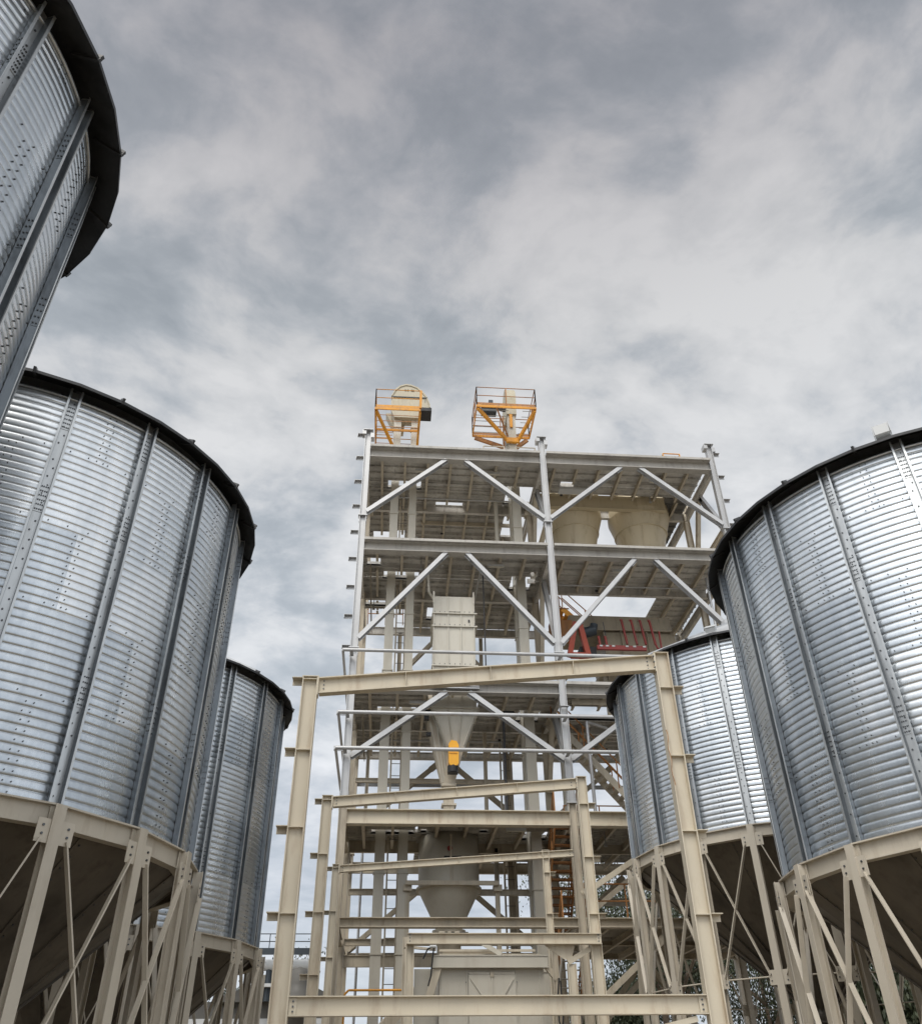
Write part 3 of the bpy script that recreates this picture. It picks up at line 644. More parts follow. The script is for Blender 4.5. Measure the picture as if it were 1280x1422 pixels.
# ------------------------------------------------------------------ bucket elevators
def rail_box(mb, x0, x1, y0, y1, z, h=1.08, sides='fblr', mat='orange', r0=.02, nx=2, ny=2):
    def side(a, b, n):
        a = Vector(a); b = Vector(b)
        for hh in (h, h*.52): mb.tube(a+Vector((0, 0, hh)), b+Vector((0, 0, hh)), r0, mat, n=6)
        mb.bar(a+Vector((0, 0, .06)), b+Vector((0, 0, .06)), .008, .12, mat)
        for i in range(n+1):
            p = a.lerp(b, i/n); mb.bar(p, p+Vector((0, 0, h)), .045, .045, mat, up=(0, 1, 0))
    if 'f' in sides: side((x0, y0, z), (x1, y0, z), nx)
    if 'b' in sides: side((x0, y1, z), (x1, y1, z), nx)
    if 'l' in sides: side((x0, y0, z), (x0, y1, z), ny)
    if 'r' in sides: side((x1, y0, z), (x1, y1, z), ny)
el1 = thing('bucket_elevator', 'twin-leg bucket elevator at the tower\'s left, round head with black rim above an orange platform', 'elevator', (.12, 30.3, 0))
for x0, x1 in ((-.44, -.1), (.37, .68)):
    m = MB(); m.box(x0, x1, 30.18, 30.48, .5, 28.6, 'panel')
    for z in [3.1+2.44*i for i in range(11)]: m.box(x0-.035, x1+.035, 30.145, 30.515, z-.02, z+.02, 'panel')
    part(el1, 'leg_casing', m)
m = MB(); m.box(-.6, .84, 30.05, 30.6, 0, .9, 'panel'); part(el1, 'boot', m)
m = MB()
cx, cz, R_ = .14, 28.75, .82; n = 18; prof = [(R_*math.cos(math.pi*i/n)*1.0+cx, cz+R_*1.35*math.sin(math.pi*i/n)) for i in range(n+1)]
prof = [(1.22, 28.62), (1.2, 28.85), (1.05, 29.3), (.85, 29.62), (.6, 29.88), (.3, 30.03), (.05, 30.05), (-.22, 29.93), (-.42, 29.7), (-.56, 29.35), (-.62, 28.9), (-.6, 28.4), (-.44, 28.0), (.7, 28.0), (.74, 28.62)]
m.prism([(a, b) for a, b in prof], (0, 30.0, 0), (0, 30.62, 0), Vector((1, 0, 0)), Vector((0, 0, 1)), 'head')
m.prism([(a*1.0, b) for a, b in [(1.24, 28.66), (1.22, 28.87), (1.07, 29.33), (.87, 29.66), (.61, 29.92), (.3, 30.07), (.05, 30.09), (-.24, 29.97), (-.45, 29.73), (-.6, 29.36), (-.62, 29.3), (-.58, 29.3), (-.41, 29.67), (-.2, 29.9), (.05, 30.01), (.3, 29.99), (.58, 29.85), (.83, 29.6), (1.02, 29.28), (1.17, 28.85), (1.18, 28.66)]], (0, 29.96, 0), (0, 30.66, 0), Vector((1, 0, 0)), Vector((0, 0, 1)), 'head')
m.bar((-.55, 29.97, 29.25), (1.1, 29.97, 29.25), .02, .05, 'motor')
m.box(.02, .1, 30.2, 30.4, 30.05, 30.18, 'motor')
for x_ in (.0, .12, .3, .38): m.box(x_, x_+.07, 29.975, 29.985, 29.66, 29.75, 'motor')
m.box(.98, 1.0, 29.975, 29.985, 29.0, 29.14, 'motor')
part(el1, 'head', m)
m = MB(); m.box(.74, 1.3, 29.95, 30.7, 28.42, 28.62, 'black'); part(el1, 'discharge_rim', m)
m = MB(); m.prism([(-.75, 0), (-.3, -1.0), (.1, -1.0), (.2, 0)], (-.1, 30.62, 28.75), (-.1, 31.1, 28.75), Vector((1, 0, 0)), Vector((0, 0, 1)), 'head'); part(el1, 'belt_cover', m)
pf = MB(); X0, X1, Y0, Y1, ZP = -1.28, .72, 28.45, 31.3, 27.2
pf.bar((X0, Y0, ZP-.1), (X1, Y0, ZP-.1), .05, .13, 'orange'); pf.bar((X0, Y1, ZP-.1), (X1, Y1, ZP-.1), .05, .13, 'orange')
for x in (X0, X1): pf.bar((x, Y0, ZP-.1), (x, Y1, ZP-.1), .05, .12, 'orange')
pf.bar((X0, 29.9, ZP-.1), (X1, 29.9, ZP-.1), .05, .12, 'orange')
pf.bar((X0+.05, Y0+.1, ZP-.15), (-.45, 30.1, 26.3), .1, .16, 'orange'); pf.bar((X0+.1, Y1-.05, ZP-.15), (-.45, 30.3, 26.35), .1, .14, 'orange'); pf.bar((X1, Y0+.1, ZP-.15), (.66, 30.1, 26.4), .1, .12, 'orange')
for i in range(14):
    y = Y0+.12+i*.2
    if 29.95 < y < 30.7: 
        pf.box(X0+.03, -.5, y, y+.012, ZP-.03, ZP, 'rust'); pf.box(.7, X1-.03, y, y+.012, ZP-.03, ZP, 'rust')
    elif i % 2 == 0: pf.box(X0+.03, X1-.03, y, y+.012, ZP-.03, ZP, 'rust')
pfo = part(el1, 'platform', pf)
hr = MB(); rail_box(hr, X0, X1, Y0, Y1, ZP, 1.05, 'fblr', nx=1); hr.bar((X1+.02, Y0, ZP), (X1+.02, Y0, ZP+1.05), .1, .1, 'orange'); part(el1, 'handrail', hr, sub=pfo)

el2 = thing('bucket_elevator', 'narrow bucket elevator seen edge-on beside the tower\'s middle column, under a wide orange platform', 'elevator', (5.1, 30.7, 0))
for y0, y1 in ((30.2, 30.5), (31.0, 31.3)):
    m = MB(); m.box(4.93, 5.3, y0, y1, .5, 28.9, 'panel')
    for z in [2.6+2.44*i for i in range(11)]: m.box(4.895, 5.335, y0-.035, y1+.035, z-.02, z+.02, 'panel')
    part(el2, 'leg_casing', m)
m = MB(); m.box(4.85, 5.38, 30.0, 31.5, 0, .9, 'panel'); part(el2, 'boot', m)
m = MB(); n = 16; pr = [(30.75+.72*math.cos(math.pi*i/n), 29.55+1.0*math.sin(math.pi*i/n)) for i in range(n+1)]+[(30.1, 28.6), (31.4, 28.6)]
m.prism(pr, (4.9, 0, 0), (5.36, 0, 0), Vector((0, 1, 0)), Vector((0, 0, 1)), 'head'); part(el2, 'head', m)
m = MB(); m.tube((3.6, 29.5, 28.35), (4.2, 29.5, 28.35), .24, 'motor', n=14); m.box(3.95, 4.15, 29.35, 29.65, 28.5, 28.75, 'motor'); m.tube((4.2, 29.5, 28.4), (4.75, 29.7, 28.45), .1, 'motor'); m.box(3.6, 4.3, 29.3, 29.7, 28.0, 28.15, 'motor')
part(el2, 'drive_motor', m)
pf = MB(); X0, X1, Y0, Y1, ZP = 3.3, 6.02, 28.65, 30.77, 27.8
pf.bar((X0, Y0, ZP-.1), (X1, Y0, ZP-.1), .05, .13, 'orange'); pf.bar((X0, Y1, ZP-.1), (4.9, Y1, ZP-.1), .05, .13, 'orange'); pf.bar((5.4, Y1, ZP-.1), (X1, Y1, ZP-.1), .05, .13, 'orange')
for x in (X0, X1): pf.bar((x, Y0, ZP-.1), (x, Y1, ZP-.1), .05, .12, 'orange')
for x, y in ((X0+.05, Y0+.05), (X1-.05, Y0+.05)): pf.bar((x, y, ZP-.2), (5.1+(.25 if x > 5 else -.25), 30.1, 26.95), .1, .2, 'orange')
pf.bar((X0+.1, Y1, ZP-.22), (4.8, 31.0, 27.25), .1, .2, 'rust'); pf.bar((X1-.1, Y1, ZP-.22), (5.4, 31.0, 27.25), .1, .2, 'rust')
pf.box(4.8, 5.42, 30.0, 30.14, 26.8, 27.05, 'orange')
pf.bar((4.2, Y0, ZP-.16), (4.9, 30.2, 27.3), .05, .1, 'rust')
for i in range(10):
    y = Y0+.12+i*.2
    if i % 2: pf.box(X0+.03, 4.8, y, y+.012, ZP-.03, ZP, 'grate'); pf.box(5.45, X1-.03, y, y+.012, ZP-.03, ZP, 'grate')
pf.tube((4.78, 30.5, 26.9), (4.78, 30.5, 27.6), .1, 'white', n=12)
pfo = part(el2, 'platform', pf)
hr = MB(); rail_box(hr, X0, X1, Y0, Y1, ZP, 1.06, 'fblr', mat='rust', nx=2); part(el2, 'handrail', hr, sub=pfo)
m = MB(); m.bar((4.72, 30.3, 24.6), (4.72, 30.3, 28.6), .07, .05, 'rust', up=(0, 1, 0)); m.bar((5.08, 30.14, 27.8), (5.08, 30.14, 29.8), .14, .06, 'orange', up=(0, 1, 0)); part(el2, 'guide_post', m)

# hatch rails and a motor on the roof deck
for label, x0, x1, yy in (('low hatch guardrail on the roof deck left of the edge-on elevator', 3.5, 4.4, 28.3), ('low hatch guardrail on the roof deck right of the edge-on elevator', 4.9, 5.75, 28.3), ('small guardrail at the right end of the roof deck beside a yellow motor', 11.45, 12.2, 28.3)):
    m = MB()
    for dy in (0, .6):
        m.path([Vector((x0, yy+dy, 24.37)), Vector((x0, yy+dy, 25.05)), Vector((x1, yy+dy, 25.05)), Vector((x1, yy+dy, 24.37))], .025, 'beige_worn' if x0 < 10 else 'orange', 8)
    for x in (x0, x1): m.tube((x, yy, 25.03), (x, yy+.6, 25.03), .02, 'beige_worn', n=6)
    tag(m.obj('guardrail'), label, 'guardrail', 'guardrails on the roof deck')
m = MB(); m.tube((11.05, 28.35, 24.75), (11.4, 28.35, 24.75), .12, 'motor', n=12); m.prism([(0, 0), (.7, 0), (.4, .4), (.15, .55)], (11.3, 28.25, 24.37), (11.3, 28.45, 24.37), Vector((1, 0, 0)), Vector((0, 0, 1)), 'amber')
tag(m.obj('winch'), 'small yellow winch with black motor at the right end of the roof deck', 'winch')

# ------------------------------------------------------------------ filter box with amber motor
fx = thing('filter_bin', 'tall square beige bin with flanges and tapered hopper in the tower\'s left bay', 'bin', (2.2, 29.5, 13.8))
m = MB(); m.box(1.44, 3.0, 28.8, 30.25, 13.2, 17.8, 'panel')
for z in (17.05, 16.5, 14.88, 13.25): m.box(1.36, 3.08, 28.72, 30.33, z-.025, z+.025, 'panel')
for x in (1.42, 1.98, 2.46, 2.96): m.box(x-.018, x+.018, 28.755, 28.8, 13.28, 17.78, 'panel')
for x in (1.42, 2.96): m.box(x-.03, x+.03, 28.75, 28.82, 17.5, 18.0, 'panel')
m.box(2.0, 2.45, 28.74, 28.76, 17.12, 17.2, 'panel'); m.box(2.74, 2.8, 28.76, 28.8, 16.7, 16.8, 'black')
for z in (17.05, 16.5, 14.88):
    for q in range(9): m.bolt((1.46+q*.19, 28.72, z+.05), (0, -1, 0), .018, .02)
part(fx, 'body', m)
m = MB(); a = (1.44, 3.0, 28.8, 30.25); b = (1.98, 2.5, 29.0, 29.5)
m.frustum(b, a, 11.9, 13.2, 'panel')
for q in (0, .33, .66, 1):
    m.bar((1.40, 28.8+q*1.45, 13.2), (1.95, 29.0+q*.5, 11.9), .04, .05, 'panel')
for q in (0, .33, .66, 1): m.bar((1.44+q*1.56, 28.76, 13.2), (1.98+q*.52, 28.96, 11.9), .035, .04, 'panel')
for q in (0, 1): m.bar((3.04, 28.8+q*1.45, 13.2), (2.54, 29.0+q*.5, 11.9), .04, .05, 'panel')
m.box(1.95, 2.55, 28.95, 29.55, 11.78, 11.9, 'beige_worn')
part(fx, 'hopper', m)
m = MB(); m.frustum((1.82, 2.2, 29.1, 29.45), (1.98, 2.5, 29.0, 29.5), 10.6, 11.78, 'beige_worn'); m.box(1.83, 2.18, 29.1, 29.44, 9.5, 10.6, 'beige_worn'); m.box(1.76, 2.26, 29.04, 29.5, 10.55, 10.65, 'beige_worn'); m.box(1.76, 2.26, 29.04, 29.5, 9.9, 9.96, 'beige_worn')
part(fx, 'chute', m)
m = MB(); m.frustum((1.80, 2.2, 29.2, 29.5), (1.3, 2.9, 29.3, 30.5), 10.65, 13.2, 'beige_worn')
for q in (0, .25, .5, .75, 1): m.bar((1.28, 29.3+q*1.2, 13.2), (1.78, 29.2+q*.3, 10.7), .04, .05, 'beige_worn')
for q in (0, .15, .3): m.bar((1.3+q*1.6, 29.27, 13.2), (1.8+q*.4, 29.17, 10.7), .035, .04, 'panel')
part(fx, 'side_hopper', m)
m = MB(); m.prism([(-.17, -.32), (-.12, -.4), (.12, -.4), (.17, -.32), (.18, .3), (.1, .45), (-.08, .48), (-.17, .36)], (2.14, 28.55, 11.5), (2.14, 28.92, 11.5), Vector((1, 0, 0)), Vector((0, 0, 1)), 'amber')
m.box(1.99, 2.27, 28.53, 28.56, 11.5, 11.54, 'orange')
mo = part(fx, 'gear_cover', m)
m = MB(); m.tube((2.12, 28.73, 10.9), (2.12, 28.73, 11.12), .19, 'black', n=14); m.box(1.95, 2.3, 28.6, 28.9, 10.88, 10.95, 'black'); part(fx, 'motor', m)
m = MB(); m.box(1.1, 1.42, 29.2, 29.6, 13.5, 14.2, 'beige_worn'); m.box(1.12, 1.3, 29.0, 29.2, 12.9, 13.1, 'black'); m.box(1.2, 1.38, 29.0, 29.15, 12.3, 12.42, 'black'); part(fx, 'junction_box', m)

# ------------------------------------------------------------------ round vessel below deck four
rv = thing('round_hopper', 'round beige vessel with cone bottom hanging below the fourth deck', 'hopper', (2.13, 31.1, 6.2))
m = MB(); m.lathe((2.13, 31.1), [(.0, 9.3), (1.05, 9.3), (1.05, 7.62)], 'panel', n=48); m.bar((2.13, 30.03, 7.66), (2.13, 30.03, 9.2), .06, .03, 'beige_worn', up=(0, 1, 0)); m.bar((2.2, 30.03, 7.66), (2.2, 30.03, 8.4), .02, .03, 'beige_worn', up=(0, 1, 0)); m.box(1.9, 2.5, 30.05, 30.2, 8.3, 8.5, 'black'); part(rv, 'shell', m)
m = MB(); m.lathe((2.13, 31.1), [(1.0, 7.66), (1.12, 7.66), (1.12, 7.56), (.98, 7.56)], 'beige_worn', n=48); part(rv, 'flange_ring', m)
m = MB(); m.lathe((2.13, 31.1), [(1.03, 7.56), (.48, 6.5), (.44, 6.35)], 'panel', n=48); m.lathe((2.13, 31.1), [(.46, 6.35), (.56, 6.35), (.56, 6.2), (.4, 6.2), (.4, 5.6)], 'beige_worn', n=32); part(rv, 'cone', m)
m = MB(); m.tube((2.1, 30.06, 8.74), (2.1, 30.02, 8.74), .09, 'red', n=16); part(rv, 'red_button', m)
for x in (.7, 3.7):
    m = MB(); m.ibeam((x, 30.2, .02), (x, 30.2, 7.4), .14, .12, 'beige_worn', up=(1, 0, 0)); m.box(x-.14, x+.14, 30.05, 30.4, 7.4, 7.6, 'beige_worn'); part(rv, 'support_post', m)
m = MB(); m.bar((.62, 29.95, 7.62), (3.72, 29.95, 7.62), .1, .13, 'beige_worn'); part(rv, 'support_beam', m)
m = MB(); m.tube((3.2, 30.4, 6.4), (3.45, 30.3, 6.35), .05, 'black'); m.bar((2.55, 30.5, 6.5), (3.25, 30.35, 6.5), .05, .05, 'beige_worn'); part(rv, 'valve_handle', m)

# ------------------------------------------------------------------ cyclones under the roof
for label, x, y in (('left one of the two ochre round hoppers hanging under the roof deck', 8.05, 32.1), ('right one of the two ochre round hoppers hanging under the roof deck', 11.15, 32.0)):
    cy = thing('cyclone_hopper', label, 'hopper', (x, y, 19.7), 'round hoppers under the roof deck')
    k = 1.0 if x > 9 else .93
    m = MB(); m.lathe((x, y), [(.0, 25.0), (1.42*k, 25.0), (1.42*k, 24.0), (1.42*k, 23.85)], 'cyclone', n=56); m.lathe((x, y), [(1.42*k, 24.9), (1.48*k, 24.9), (1.48*k, 24.8), (1.42*k, 24.8)], 'cyclone', n=56); part(cy, 'drum', m)
    m = MB(); m.lathe((x, y), [(1.42*k, 23.85), (1.18*k, 23.05)], 'cyclone', n=56)
    m.lathe((x, y), [(1.2*k, 23.07), (1.22*k, 23.05), (1.2*k, 23.0), (1.15*k, 23.0)], 'cyclone', n=56)
    m.lathe((x, y), [(1.15*k, 23.0), (.96*k, 22.0)], 'cyclone', n=56); m.lathe((x, y), [(.98*k, 22.02), (1.0*k, 22.0), (.98*k, 21.94), (.92*k, 21.94)], 'cyclone', n=56)
    m.lathe((x, y), [(.92*k, 21.94), (.45*k, 20.7), (.4, 20.3)], 'cyclone', n=56)
    m.bar((x-.25, y-1.17*k, 23.0), (x-.25, y-.97*k, 22.0), .02, .02, 'cyclone', up=(0, 1, 0)); part(cy, 'cone', m)
m = MB(); m.box(7.0, 8.3, 29.7, 30.1, 23.95, 24.05, 'white'); tag(m.obj('light_panel'), 'pale double panel fixed under the roof deck right of the middle column', 'panel')

# ------------------------------------------------------------------ drum machine with red pipework on deck three
dm = thing('drum_cleaner', 'big horizontal beige drum with red pipes above the third deck', 'machine', (9.6, 32, 13.85))
m = MB()
m.tube((8.6, 32.2, 17.1), (11.6, 32.2, 17.1), 1.15, 'machine', n=40); m.box(7.2, 11.5, 31.1, 33.1, 17.75, 18.38, 'machine'); m.bar((7.2, 31.08, 17.75), (11.5, 31.08, 17.75), .05, .08, 'machine'); m.box(8.4, 11.5, 31.1, 33.3, 15.9, 16.05, 'machine')
for x in (9.3, 10.4): m.tube((x, 32.2, 17.1), (x+.05, 32.2, 17.1), 1.24, 'machine', n=40)
part(dm, 'drum', m)
for x in (8.6, 11.2):
    m = MB(); m.ibeam((x, 31.5, 13.86), (x, 31.5, 15.9), .2, .2, 'machine', up=(1, 0, 0)); part(dm, 'leg', m)
for i, x in enumerate((9.18, 9.58, 9.95, 10.34)):
    m = MB(); m.tube((x, 30.3, 17.8), (x+.12, 30.3, 16.7), .05, 'red', n=10); m.tube((x, 30.3, 17.76), (x, 30.42, 17.86), .05, 'red', n=10); part(dm, 'red_pipe', m)
m = MB(); m.path([Vector((10.45, 30.3, 16.8)), Vector((10.52, 30.3, 16.55)), Vector((10.68, 30.3, 16.5)), Vector((10.68, 30.3, 17.3))], .04, 'red', 10); part(dm, 'red_pipe', m)
m = MB(); m.bar((8.0, 30.15, 16.45), (10.0, 30.15, 16.45), .12, .18, 'red')
for x in (8.1, 8.35, 8.6, 9.15, 9.45, 9.85): m.bar((x, 30.08, 16.5), (x+.12, 30.08, 16.5), .02, .06, 'white')
for x in (8.15, 8.42): m.tube((x, 30.15, 16.5), (x-.04, 30.15, 16.95), .05, 'red')
m.tube((8.42, 30.15, 16.9), (8.36, 30.15, 17.6), .015, 'motor', n=6)
part(dm, 'manifold', m)
m = MB(); m.tube((7.5, 30.6, 17.25), (8.1, 30.6, 17.45), .22, 'motor', n=16); m.tube((8.05, 30.6, 17.5), (8.1, 30.6, 17.7), .16, 'motor'); part(dm, 'drive_motor', m)
m = MB(); m.box(7.35, 8.0, 30.3, 30.8, 16.25, 16.55, 'black'); part(dm, 'motor_base', m)
m = MB()
for a, b in (((6.85, 30.1, 16.0), (7.2, 30.1, 17.5)), ((7.62, 30.1, 15.95), (7.38, 30.1, 17.4))): m.bar(a, b, .2, .22, 'vermilion', up=(0, 1, 0))
m.bar((6.9, 30.1, 16.05), (7.6, 30.1, 16.05), .2, .2, 'vermilion')
part(dm, 'vermilion_frame', m)
m = MB(); m.box(6.4, 7.3, 31.0, 31.6, 17.3, 18.1, 'rust'); m.bar((6.5, 30.95, 18.6), (7.2, 30.95, 18.6), .04, .04, 'rust'); m.bar((6.8, 30.95, 17.3), (6.8, 30.95, 19.2), .04, .04, 'rust', up=(0, 1, 0)); part(dm, 'belt_guard', m)

# ------------------------------------------------------------------ stairs
def stair(label, p0, p1, w, side, mat='rust', rail='orange', loc=None, closed=False):
    p0 = Vector(p0); p1 = Vector(p1); side = Vector(side); root = thing('stair_flight', label, 'stairs', p0, 'steel stairs inside the tower')
    d = p1-p0; n = max(3, int(abs(d.z)/.21))
    for s in (0, 1):
        m = MB(); o = side*w*s; m.bar(p0+o, p1+o, .02, .24, mat)
        part(root, 'stringer', m)
    horiz = Vector((d.x, d.y, 0)).normalized()
    m = MB()
    for i in range(n+1):
        c = p0+d*(i/n)
        m.prism([(-.11, 0), (.11, 0), (.11, .02), (-.11, .02)] if not closed else [(-.13, 0), (.13, 0), (.13, .02), (-.10, .02), (-.10, .1), (-.13, .1)], c+side*.012, c+side*(w-.012), horiz, Vector((0, 0, 1)), mat)
    m_ = part(root, 'treads', m)
    for s in (0, 1):
        m = MB(); o = side*w*s; upv = Vector((0, 0, 1))
        for hh in (1.0, .55): m.tube(p0+o+upv*hh, p1+o+upv*hh, .024, rail, n=6)
        for i in range(4): c = p0+d*(i/3)+o; m.bar(c, c+upv*1.0, .04, .04, rail, up=(0, 1, 0))
        part(root, 'handrail', m)
    return root
stair('brown steel stair descending to the right between third and fourth decks', (5.9, 29.9, 13.4), (9.3, 29.9, 9.5), .8, (0, 1, 0), 'beige_worn', 'rust')
stair('rust-brown stair seen from below between fourth and fifth decks right of the rear portal column', (5.5, 31.5, 6.4), (5.5, 28.5, 9.3), .8, (1, 0, 0), 'rust', 'rust', closed=True)
stair('lowest stair flight seen from below behind the mixer\'s right post', (5.5, 31.2, 3.2), (5.5, 28.4, 6.1), .8, (1, 0, 0), 'deck', 'rust')
stair('yellow-brown stair behind the opening below the second deck', (7.3, 32.6, 19.5), (10.3, 32.6, 16.4), .7, (0, 1, 0), 'orange', 'rust')
# ladders
for label, x, y, z0, z1 in (('caged-free ladder rising between the twin elevator legs', .0, 31.2, 0, 24.3), ('slim ladder near the rear corner left of the edge-on elevator', 4.35, 33.2, 0, 13.6)):
    root = thing('ladder', label.replace('caged-free ', 'long straight '), 'ladder', (x, y, 0), 'ladders on the tower')
    for dx in (0, .4 if x > 1 else .36):
        m = MB(); m.bar((x+dx, y, z0), (x+dx, y, z1), .14 if x > 1 else .03, .06, 'beige_worn', up=(1, 0, 0)); part(root, 'rail', m)
    m = MB(); z = .3
    while z < z1: m.tube((x, y, z), (x+.38, y, z), .014, 'grate', n=6); z += .45
    part(root, 'rungs', m)
# low orange handrail
m = MB(); m.path([Vector((-1.05, 27.2, 2.6)), Vector((-1.05, 27.2, 4.15)), Vector((-.95, 27.2, 4.25)), Vector((.55, 27.2, 4.25)), Vector((.62, 27.2, 4.15)), Vector((.62, 27.2, 2.6))], .03, 'orange', 8)
m.tube((-1.05, 27.2, 3.4), (.62, 27.2, 3.4), .025, 'orange')
for x in (-1.05, .62): m.bar((x, 27.2, 0), (x, 27.2, 4.1), .05, .05, 'orange', up=(0, 1, 0))
tag(m.obj('handrail'), 'low orange handrail at the foot of the tower\'s left bay', 'handrail')
m = MB(); m.bar((-.3, 27.0, 3.0), (1.35, 27.6, 4.6), .12, .3, 'beige_worn'); m.bar((-.3, 27.0, 0), (-.3, 27.0, 3.0), .14, .14, 'beige_worn', up=(0, 1, 0)); m.bar((1.3, 27.6, 0), (1.3, 27.6, 4.5), .14, .14, 'beige_worn', up=(0, 1, 0))
tag(m.obj('inclined_conveyor'), 'short inclined beige conveyor trough behind the low orange handrail', 'conveyor')

# ------------------------------------------------------------------ mixer box at the bottom
mx = thing('mixer_box', 'big beige box with triangular hatch panel and small blue sticker at bottom centre', 'machine', (2.5, 23, 0))
m = MB(); m.frustum((1.25, 3.6, 22.1, 24.4), (1.30, 3.72, 22.06, 24.4), 1.0, 4.2, 'panel')
for x in (1.92, 3.06): m.bar((x, 22.05, 1.0), (x, 22.05, 4.2), .03, .03, 'panel', up=(0, 1, 0))
m.bar((1.97, 22.03, 4.08), (3.03, 22.03, 4.08), .05, .05, 'panel')
for x in (1.36, 3.62): m.bar((x, 22.06, 1.0), (x, 22.06, 4.2), .04, .03, 'panel', up=(0, 1, 0))
for z in (3.9, 3.6, 3.3, 3.0):
    for x in (1.9, 3.08): m.bolt((x, 22.03, z), (0, -1, 0), .012, .014)
part(mx, 'body', m)
m = MB(); m.box(1.12, 3.8, 21.9, 22.1, 4.2, 4.42, 'panel'); m.box(1.1, 3.82, 21.88, 22.14, 4.42, 4.44, 'panel'); m.box(1.1, 3.82, 21.88, 22.14, 4.18, 4.2, 'panel'); part(mx, 'top_frame', m)
m = MB(); m.box(1.96, 3.04, 22.0, 22.03, 2.0, 4.05, 'panel')
for a, b in (((2.0, 21.99, 3.98), (2.42, 21.99, 3.42)), ((3.0, 21.99, 3.98), (2.62, 21.99, 3.42)), ((2.5, 21.99, 4.05), (2.5, 21.99, 3.5)), ((2.0, 21.99, 2.4), (2.4, 21.99, 3.05)), ((3.0, 21.99, 2.4), (2.62, 21.99, 3.05))): m.bar(a, b, .03, .035, 'panel', up=(0, 1, 0))
for i in range(10):
    t0, t1 = math.pi*i/10, math.pi*(i+1)/10
    m.tube((2.52+.13*math.cos(t0), 21.96, 3.44+.1*math.sin(t0)), (2.52+.13*math.cos(t1), 21.96, 3.44+.1*math.sin(t1)), .018, 'panel', n=6)
m.box(2.46, 2.54, 21.96, 22.0, 4.0, 4.1, 'beige_worn')
ho = part(mx, 'hatch', m)
m = MB(); m.box(2.03, 2.16, 21.985, 21.998, 3.55, 3.63, 'blue'); part(mx, 'sticker', m, sub=ho)
m = MB(); m.box(1.3, 3.7, 22.3, 24.2, 4.44, 4.52, 'beige_worn'); m.box(1.4, 2.7, 22.6, 23.9, 4.52, 4.62, 'machine'); m.bar((1.3, 22.4, 4.6), (3.6, 22.4, 4.6), .06, .05, 'beige_worn'); m.bar((2.3, 22.2, 4.74), (2.75, 22.1, 4.47), .09, .1, 'panel'); part(mx, 'inlet_hood', m)
for x in (.58, 3.98):
    m = MB(); m.ibeam((x, 22, .02), (x, 22, 4.6), .15, .14, 'beige_worn', up=(1, 0, 0)); m.box(x-.12, x+.12, 21.9, 22.1, 4.6, 4.62, 'beige_worn'); part(mx, 'post', m)
for a_, b_, w_, h_ in (((1.28, 21.95, 4.25), (.95, 22.0, 3.3), .05, .16), ((3.78, 21.95, 4.2), (4.0, 22.0, 3.95), .06, .12), ((.62, 21.9, 4.6), (1.2, 21.9, 4.55), .1, .05)):
    m = MB(); m.bar(a_, b_, w_, h_, 'beige_worn'); part(mx, 'bracket', m)
m = MB(); m.box(.72, 1.2, 22.3, 22.5, 2.8, 4.2, 'panel'); part(mx, 'side_panel', m)
m = MB(); pts = [Vector((.9, 21.8, 4.35+.0)), Vector((1.0, 21.8, 4.55)), Vector((1.15, 21.8, 4.62)), Vector((1.12, 21.8, 4.4)), Vector((1.08, 21.8, 4.0)), Vector((1.02, 21.8, 3.8))]; m.path(pts, .02, 'black', 6); m.tube((1.05, 21.78, 4.6), (1.2, 21.78, 4.6), .035, 'white')
pts = [Vector((4.02, 21.8, 3.95)), Vector((3.97, 21.8, 3.6)), Vector((3.96, 21.8, 3.1)), Vector((4.02, 21.8, 2.9)), Vector((4.06, 21.8, 3.2)), Vector((4.05, 21.8, 3.9))]; m.path(pts, .02, 'black', 6)
part(mx, 'cable', m)
m = MB(); m.box(1.2, 1.7, 19.02, 19.06, 4.475, 4.49, 'black'); 
for x, w_ in ((1.1, .12), (1.28, .07), (1.42, .1)): m.box(x, x+w_, 19.0, 19.1, 4.472, 4.5, 'beige_worn')
tag(m.obj('debris'), 'scraps left lying on the middle portal\'s tie beam', 'debris')

# ------------------------------------------------------------------ background at left
sh = thing('shed', 'low grey shed with shallow gable roof far behind the left silos', 'shed', (-9.5, 48, 0))
m = MB(); m.box(-13.5, -2.5, 50.2, 58, 0, 6.0, 'shed'); m.box(-13.5, -2.5, 50.12, 50.2, 5.0, 5.25, 'white'); m.box(-13.5, -2.5, 50.12, 50.2, 3.6, 3.75, 'white'); part(sh, 'wall', m)
m = MB(); m.prism([(-4.2, -.1), (2.0, -.1), (2.0, .02), (-.6, 1.25), (-4.2, .02)], (-4.3, 49.7, 6.05), (-4.3, 58.4, 6.05), Vector((1, 0, 0)), Vector((0, 0, 1)), 'shed'); part(sh, 'roof', m)
tk = thing('storage_tank', 'small dark grey tank with rounded top, right of the front portal\'s left column', 'tank', (-3.95, 46, 0))
m = MB(); m.lathe((-3.95, 46), [(.56, 0), (.56, 5.75), (.60, 5.75), (.60, 5.85), (.54, 5.85), (.50, 6.4)], 'shed', n=32); part(tk, 'shell', m)
m = MB(); m.lathe((-3.95, 46), [(.50, 6.4), (.44, 6.75), (.32, 6.98), (.0, 7.08)], 'shed', n=32); part(tk, 'dome', m)
cv = thing('conveyor_bridge', 'pale overhead conveyor bridge on thin posts in the distance at left', 'conveyor', (-7, 50, 0))
m = MB(); m.tube((-14, 49, 7.5), (-3.6, 49, 7.5), .26, 'white', n=16); part(cv, 'tube', m)
